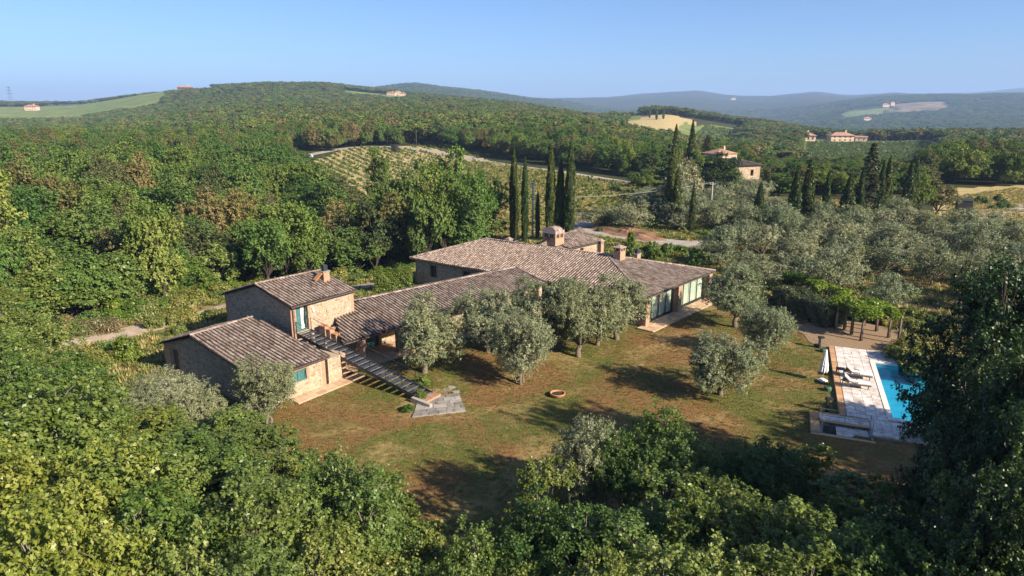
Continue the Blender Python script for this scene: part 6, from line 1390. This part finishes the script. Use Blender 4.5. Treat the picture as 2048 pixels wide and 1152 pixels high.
for px in (1590, 1615, 1640, 1660): q = G(px, 588+(px-1575)*.42); mb = MB(); mb.tube([q, q+Vector((0, 0, 2.3))], [.1, .08], 8); mb.build('post', M['wood'], pg)
for q in PPOS[1:]:
    mb = MB(); mb.tube([q+Vector((.18, .05, 0)), q+Vector((.05, -.1, .8)), q+Vector((.12, .05, 1.6)), q+Vector((0, 0, 2.4))], [.05, .04, .04, .03], 6); mb.build('vine_stem', M['bark'], pg)
# ground cover: undergrowth in the thicket, rough grass
ux, uy = rw.uniform(-45, 60, 5200), rw.uniform(5, 125, 5200)
ok = ~inside(ux, uy, LAWN_EDGE) & (np.hypot(ux, uy) > 6)
tt = (ux-PO.x)*PE1.x+(uy-PO.y)*PE1.y; ss = (ux-PO.x)*PE2.x+(uy-PO.y)*PE2.y; ok &= ~((ss > -5) & (ss < 12) & (tt > -10) & (tt < 20))
for pp, w in ROADS:
    rp = pxpoly(pp)
    for a, b in zip(rp, rp[1:]):
        d = np.array(b)-np.array(a); u = np.clip(((ux-a[0])*d[0]+(uy-a[1])*d[1])/(d@d), 0, 1); ok &= np.hypot(ux-a[0]-u*d[0], uy-a[1]-u*d[1]) > w/2+1.3
bl = pxpoly([(215, 780), (225, 735), (318, 690), (440, 620), (700, 580), (800, 560), (830, 500), (975, 465), (1220, 440), (1450, 480), (1460, 610), (1300, 670), (900, 760), (620, 900), (480, 850)]); ok &= ~inside(ux, uy, bl) & ~inside(ux, uy, VINEYARD)
gv_ = inside(ux, uy, GROVE); ok &= ~(gv_ & (rw.random(len(ux)) < .82))
ux, uy = ux[ok], uy[ok]; n = len(ux)
U0 = [plant('undergrowth_shrub', 'low leafy undergrowth shrub among the trees', 'shrub', 'undergrowth shrubs', UNDER[k], (P(*p).x, P(*p).y, 0), .9, 1.1, 1, 1.2) for k, p in ((0, (560, 940)), (1, (1460, 1080)))]
sx = rw.uniform(.5, 1.1, n); mass('undergrowth', 'leafy undergrowth covering the ground among the trees', np.column_stack([ux, uy, terrain(ux, uy)]), rw.integers(0, 2, n), np.column_stack([sx, sx, rw.uniform(.4, 1.0, n)]), U0)
def tuft_mesh(name, seed, mat, h=.12, n=22):
    r = np.random.default_rng(seed); a = r.uniform(0, 6.28, n); c = np.stack([np.cos(a)*.09*r.random(n), np.sin(a)*.09*r.random(n), np.zeros(n)], 1); d = np.stack([np.cos(a)*.5, np.sin(a)*.5, np.ones(n)], 1)*h*r.uniform(.5, 1.2, (n, 1)); s = np.stack([-np.sin(a), np.cos(a), 0*a], 1)*.012
    return quad_cloud(name, np.stack([c-s, c+s, c+d+s*.3, c+d-s*.3], 1), [M[mat]], r.random(n))
TU = []
for k, mt in enumerate(('drygrass', 'greengrass', 'drygrass')):
    q = P(1350+40*k, 740); TU.append(tag(inst('grass_tuft', tuft_mesh('grass_tuft', 300+k, mt), None, (q.x, q.y, .0)), 'small tuft of grass on the open lawn', 'grass', 'grass tufts on the lawn'))
gx, gy = rw.uniform(-20, 34, 45000), rw.uniform(24, 76, 45000); k = inside(gx, gy, LAWN_EDGE); gx, gy = gx[k], gy[k]
tt = (gx-PO.x)*PE1.x+(gy-PO.y)*PE1.y; ss = (gx-PO.x)*PE2.x+(gy-PO.y)*PE2.y; k = ~(((ss > -.5) & (tt > -9)) | ((ss > -2.4) & (tt > 14.6)))
gx, gy = gx[k], gy[k]; n = len(gx); sx = rw.uniform(.35, .9, n); mass('lawn_grass', 'short dry and green grass of the lawn', np.column_stack([gx, gy, terrain(gx, gy)-.01]), rw.integers(0, 3, n), np.column_stack([sx*1.5, sx*1.5, sx*.7]), TU)
TF_ = [tag(inst('grass_tuft', tuft_mesh('grass_tuft', 310+k, mt), None, tuple(G(1230+30*k, 385))), 'tall straw-coloured tuft of grass in the vineyard', 'grass', 'grass tufts in the vineyard') for k, mt in enumerate(('strawgrass', 'greengrass', 'strawgrass'))]
gx = np.concatenate([rw.uniform(-30, 130, 52000), rw.uniform(-48, 40, 26000)]); gy = np.concatenate([rw.uniform(56, 260, 52000), rw.uniform(42, 128, 26000)]); yard_ = inside(gx, gy, YARD)
for pp, w in ROADS:
    rp = pxpoly(pp)
    for a, b in zip(rp, rp[1:]):
        d = np.array(b)-np.array(a); u = np.clip(((gx-a[0])*d[0]+(gy-a[1])*d[1])/(d@d), 0, 1); yard_ &= np.hypot(gx-a[0]-u*d[0], gy-a[1]-u*d[1]) > w/2+.3
k = (inside(gx, gy, GROVE) | inside(gx, gy, VINEYARD) | yard_ | inside(gx, gy, pxpoly([(1880, 455), (1900, 395), (2200, 350), (2200, 420)]))); gx, gy = gx[k], gy[k]; n = len(gx); sx = rw.uniform(1.5, 3.6, n)
mass('field_grass', 'long dry grass between the vines and olives', np.column_stack([gx, gy, terrain(gx, gy)-.02]), np.where(rw.random(n) < np.where(yard_[k], .55, .12), 1, rw.integers(0, 2, n)*2), np.column_stack([sx*1.6, sx*1.6, sx]), TF_)

# ------------------------------------------------------------------ air
hz = MB(); hz.prism([(-16000, -1500, -90), (16000, -1500, -90), (16000, 15500, -90), (-16000, 15500, -90)], (0, 0, 460))
hm = bpy.data.materials.new('haze'); hm.use_nodes = True; t_ = hm.node_tree; t_.nodes.remove(t_.nodes['Principled BSDF'])
pv = t_.nodes.new('ShaderNodeVolumePrincipled'); pv.inputs['Color'].default_value = (.42, .63, 1, 1); pv.inputs['Density'].default_value = .00013; pv.inputs['Anisotropy'].default_value = .0
t_.links.new(pv.outputs[0], t_.nodes['Material Output'].inputs['Volume'])
tag(hz.build('haze', hm), 'thin blue summer haze filling the valley', None, None, 'stuff')
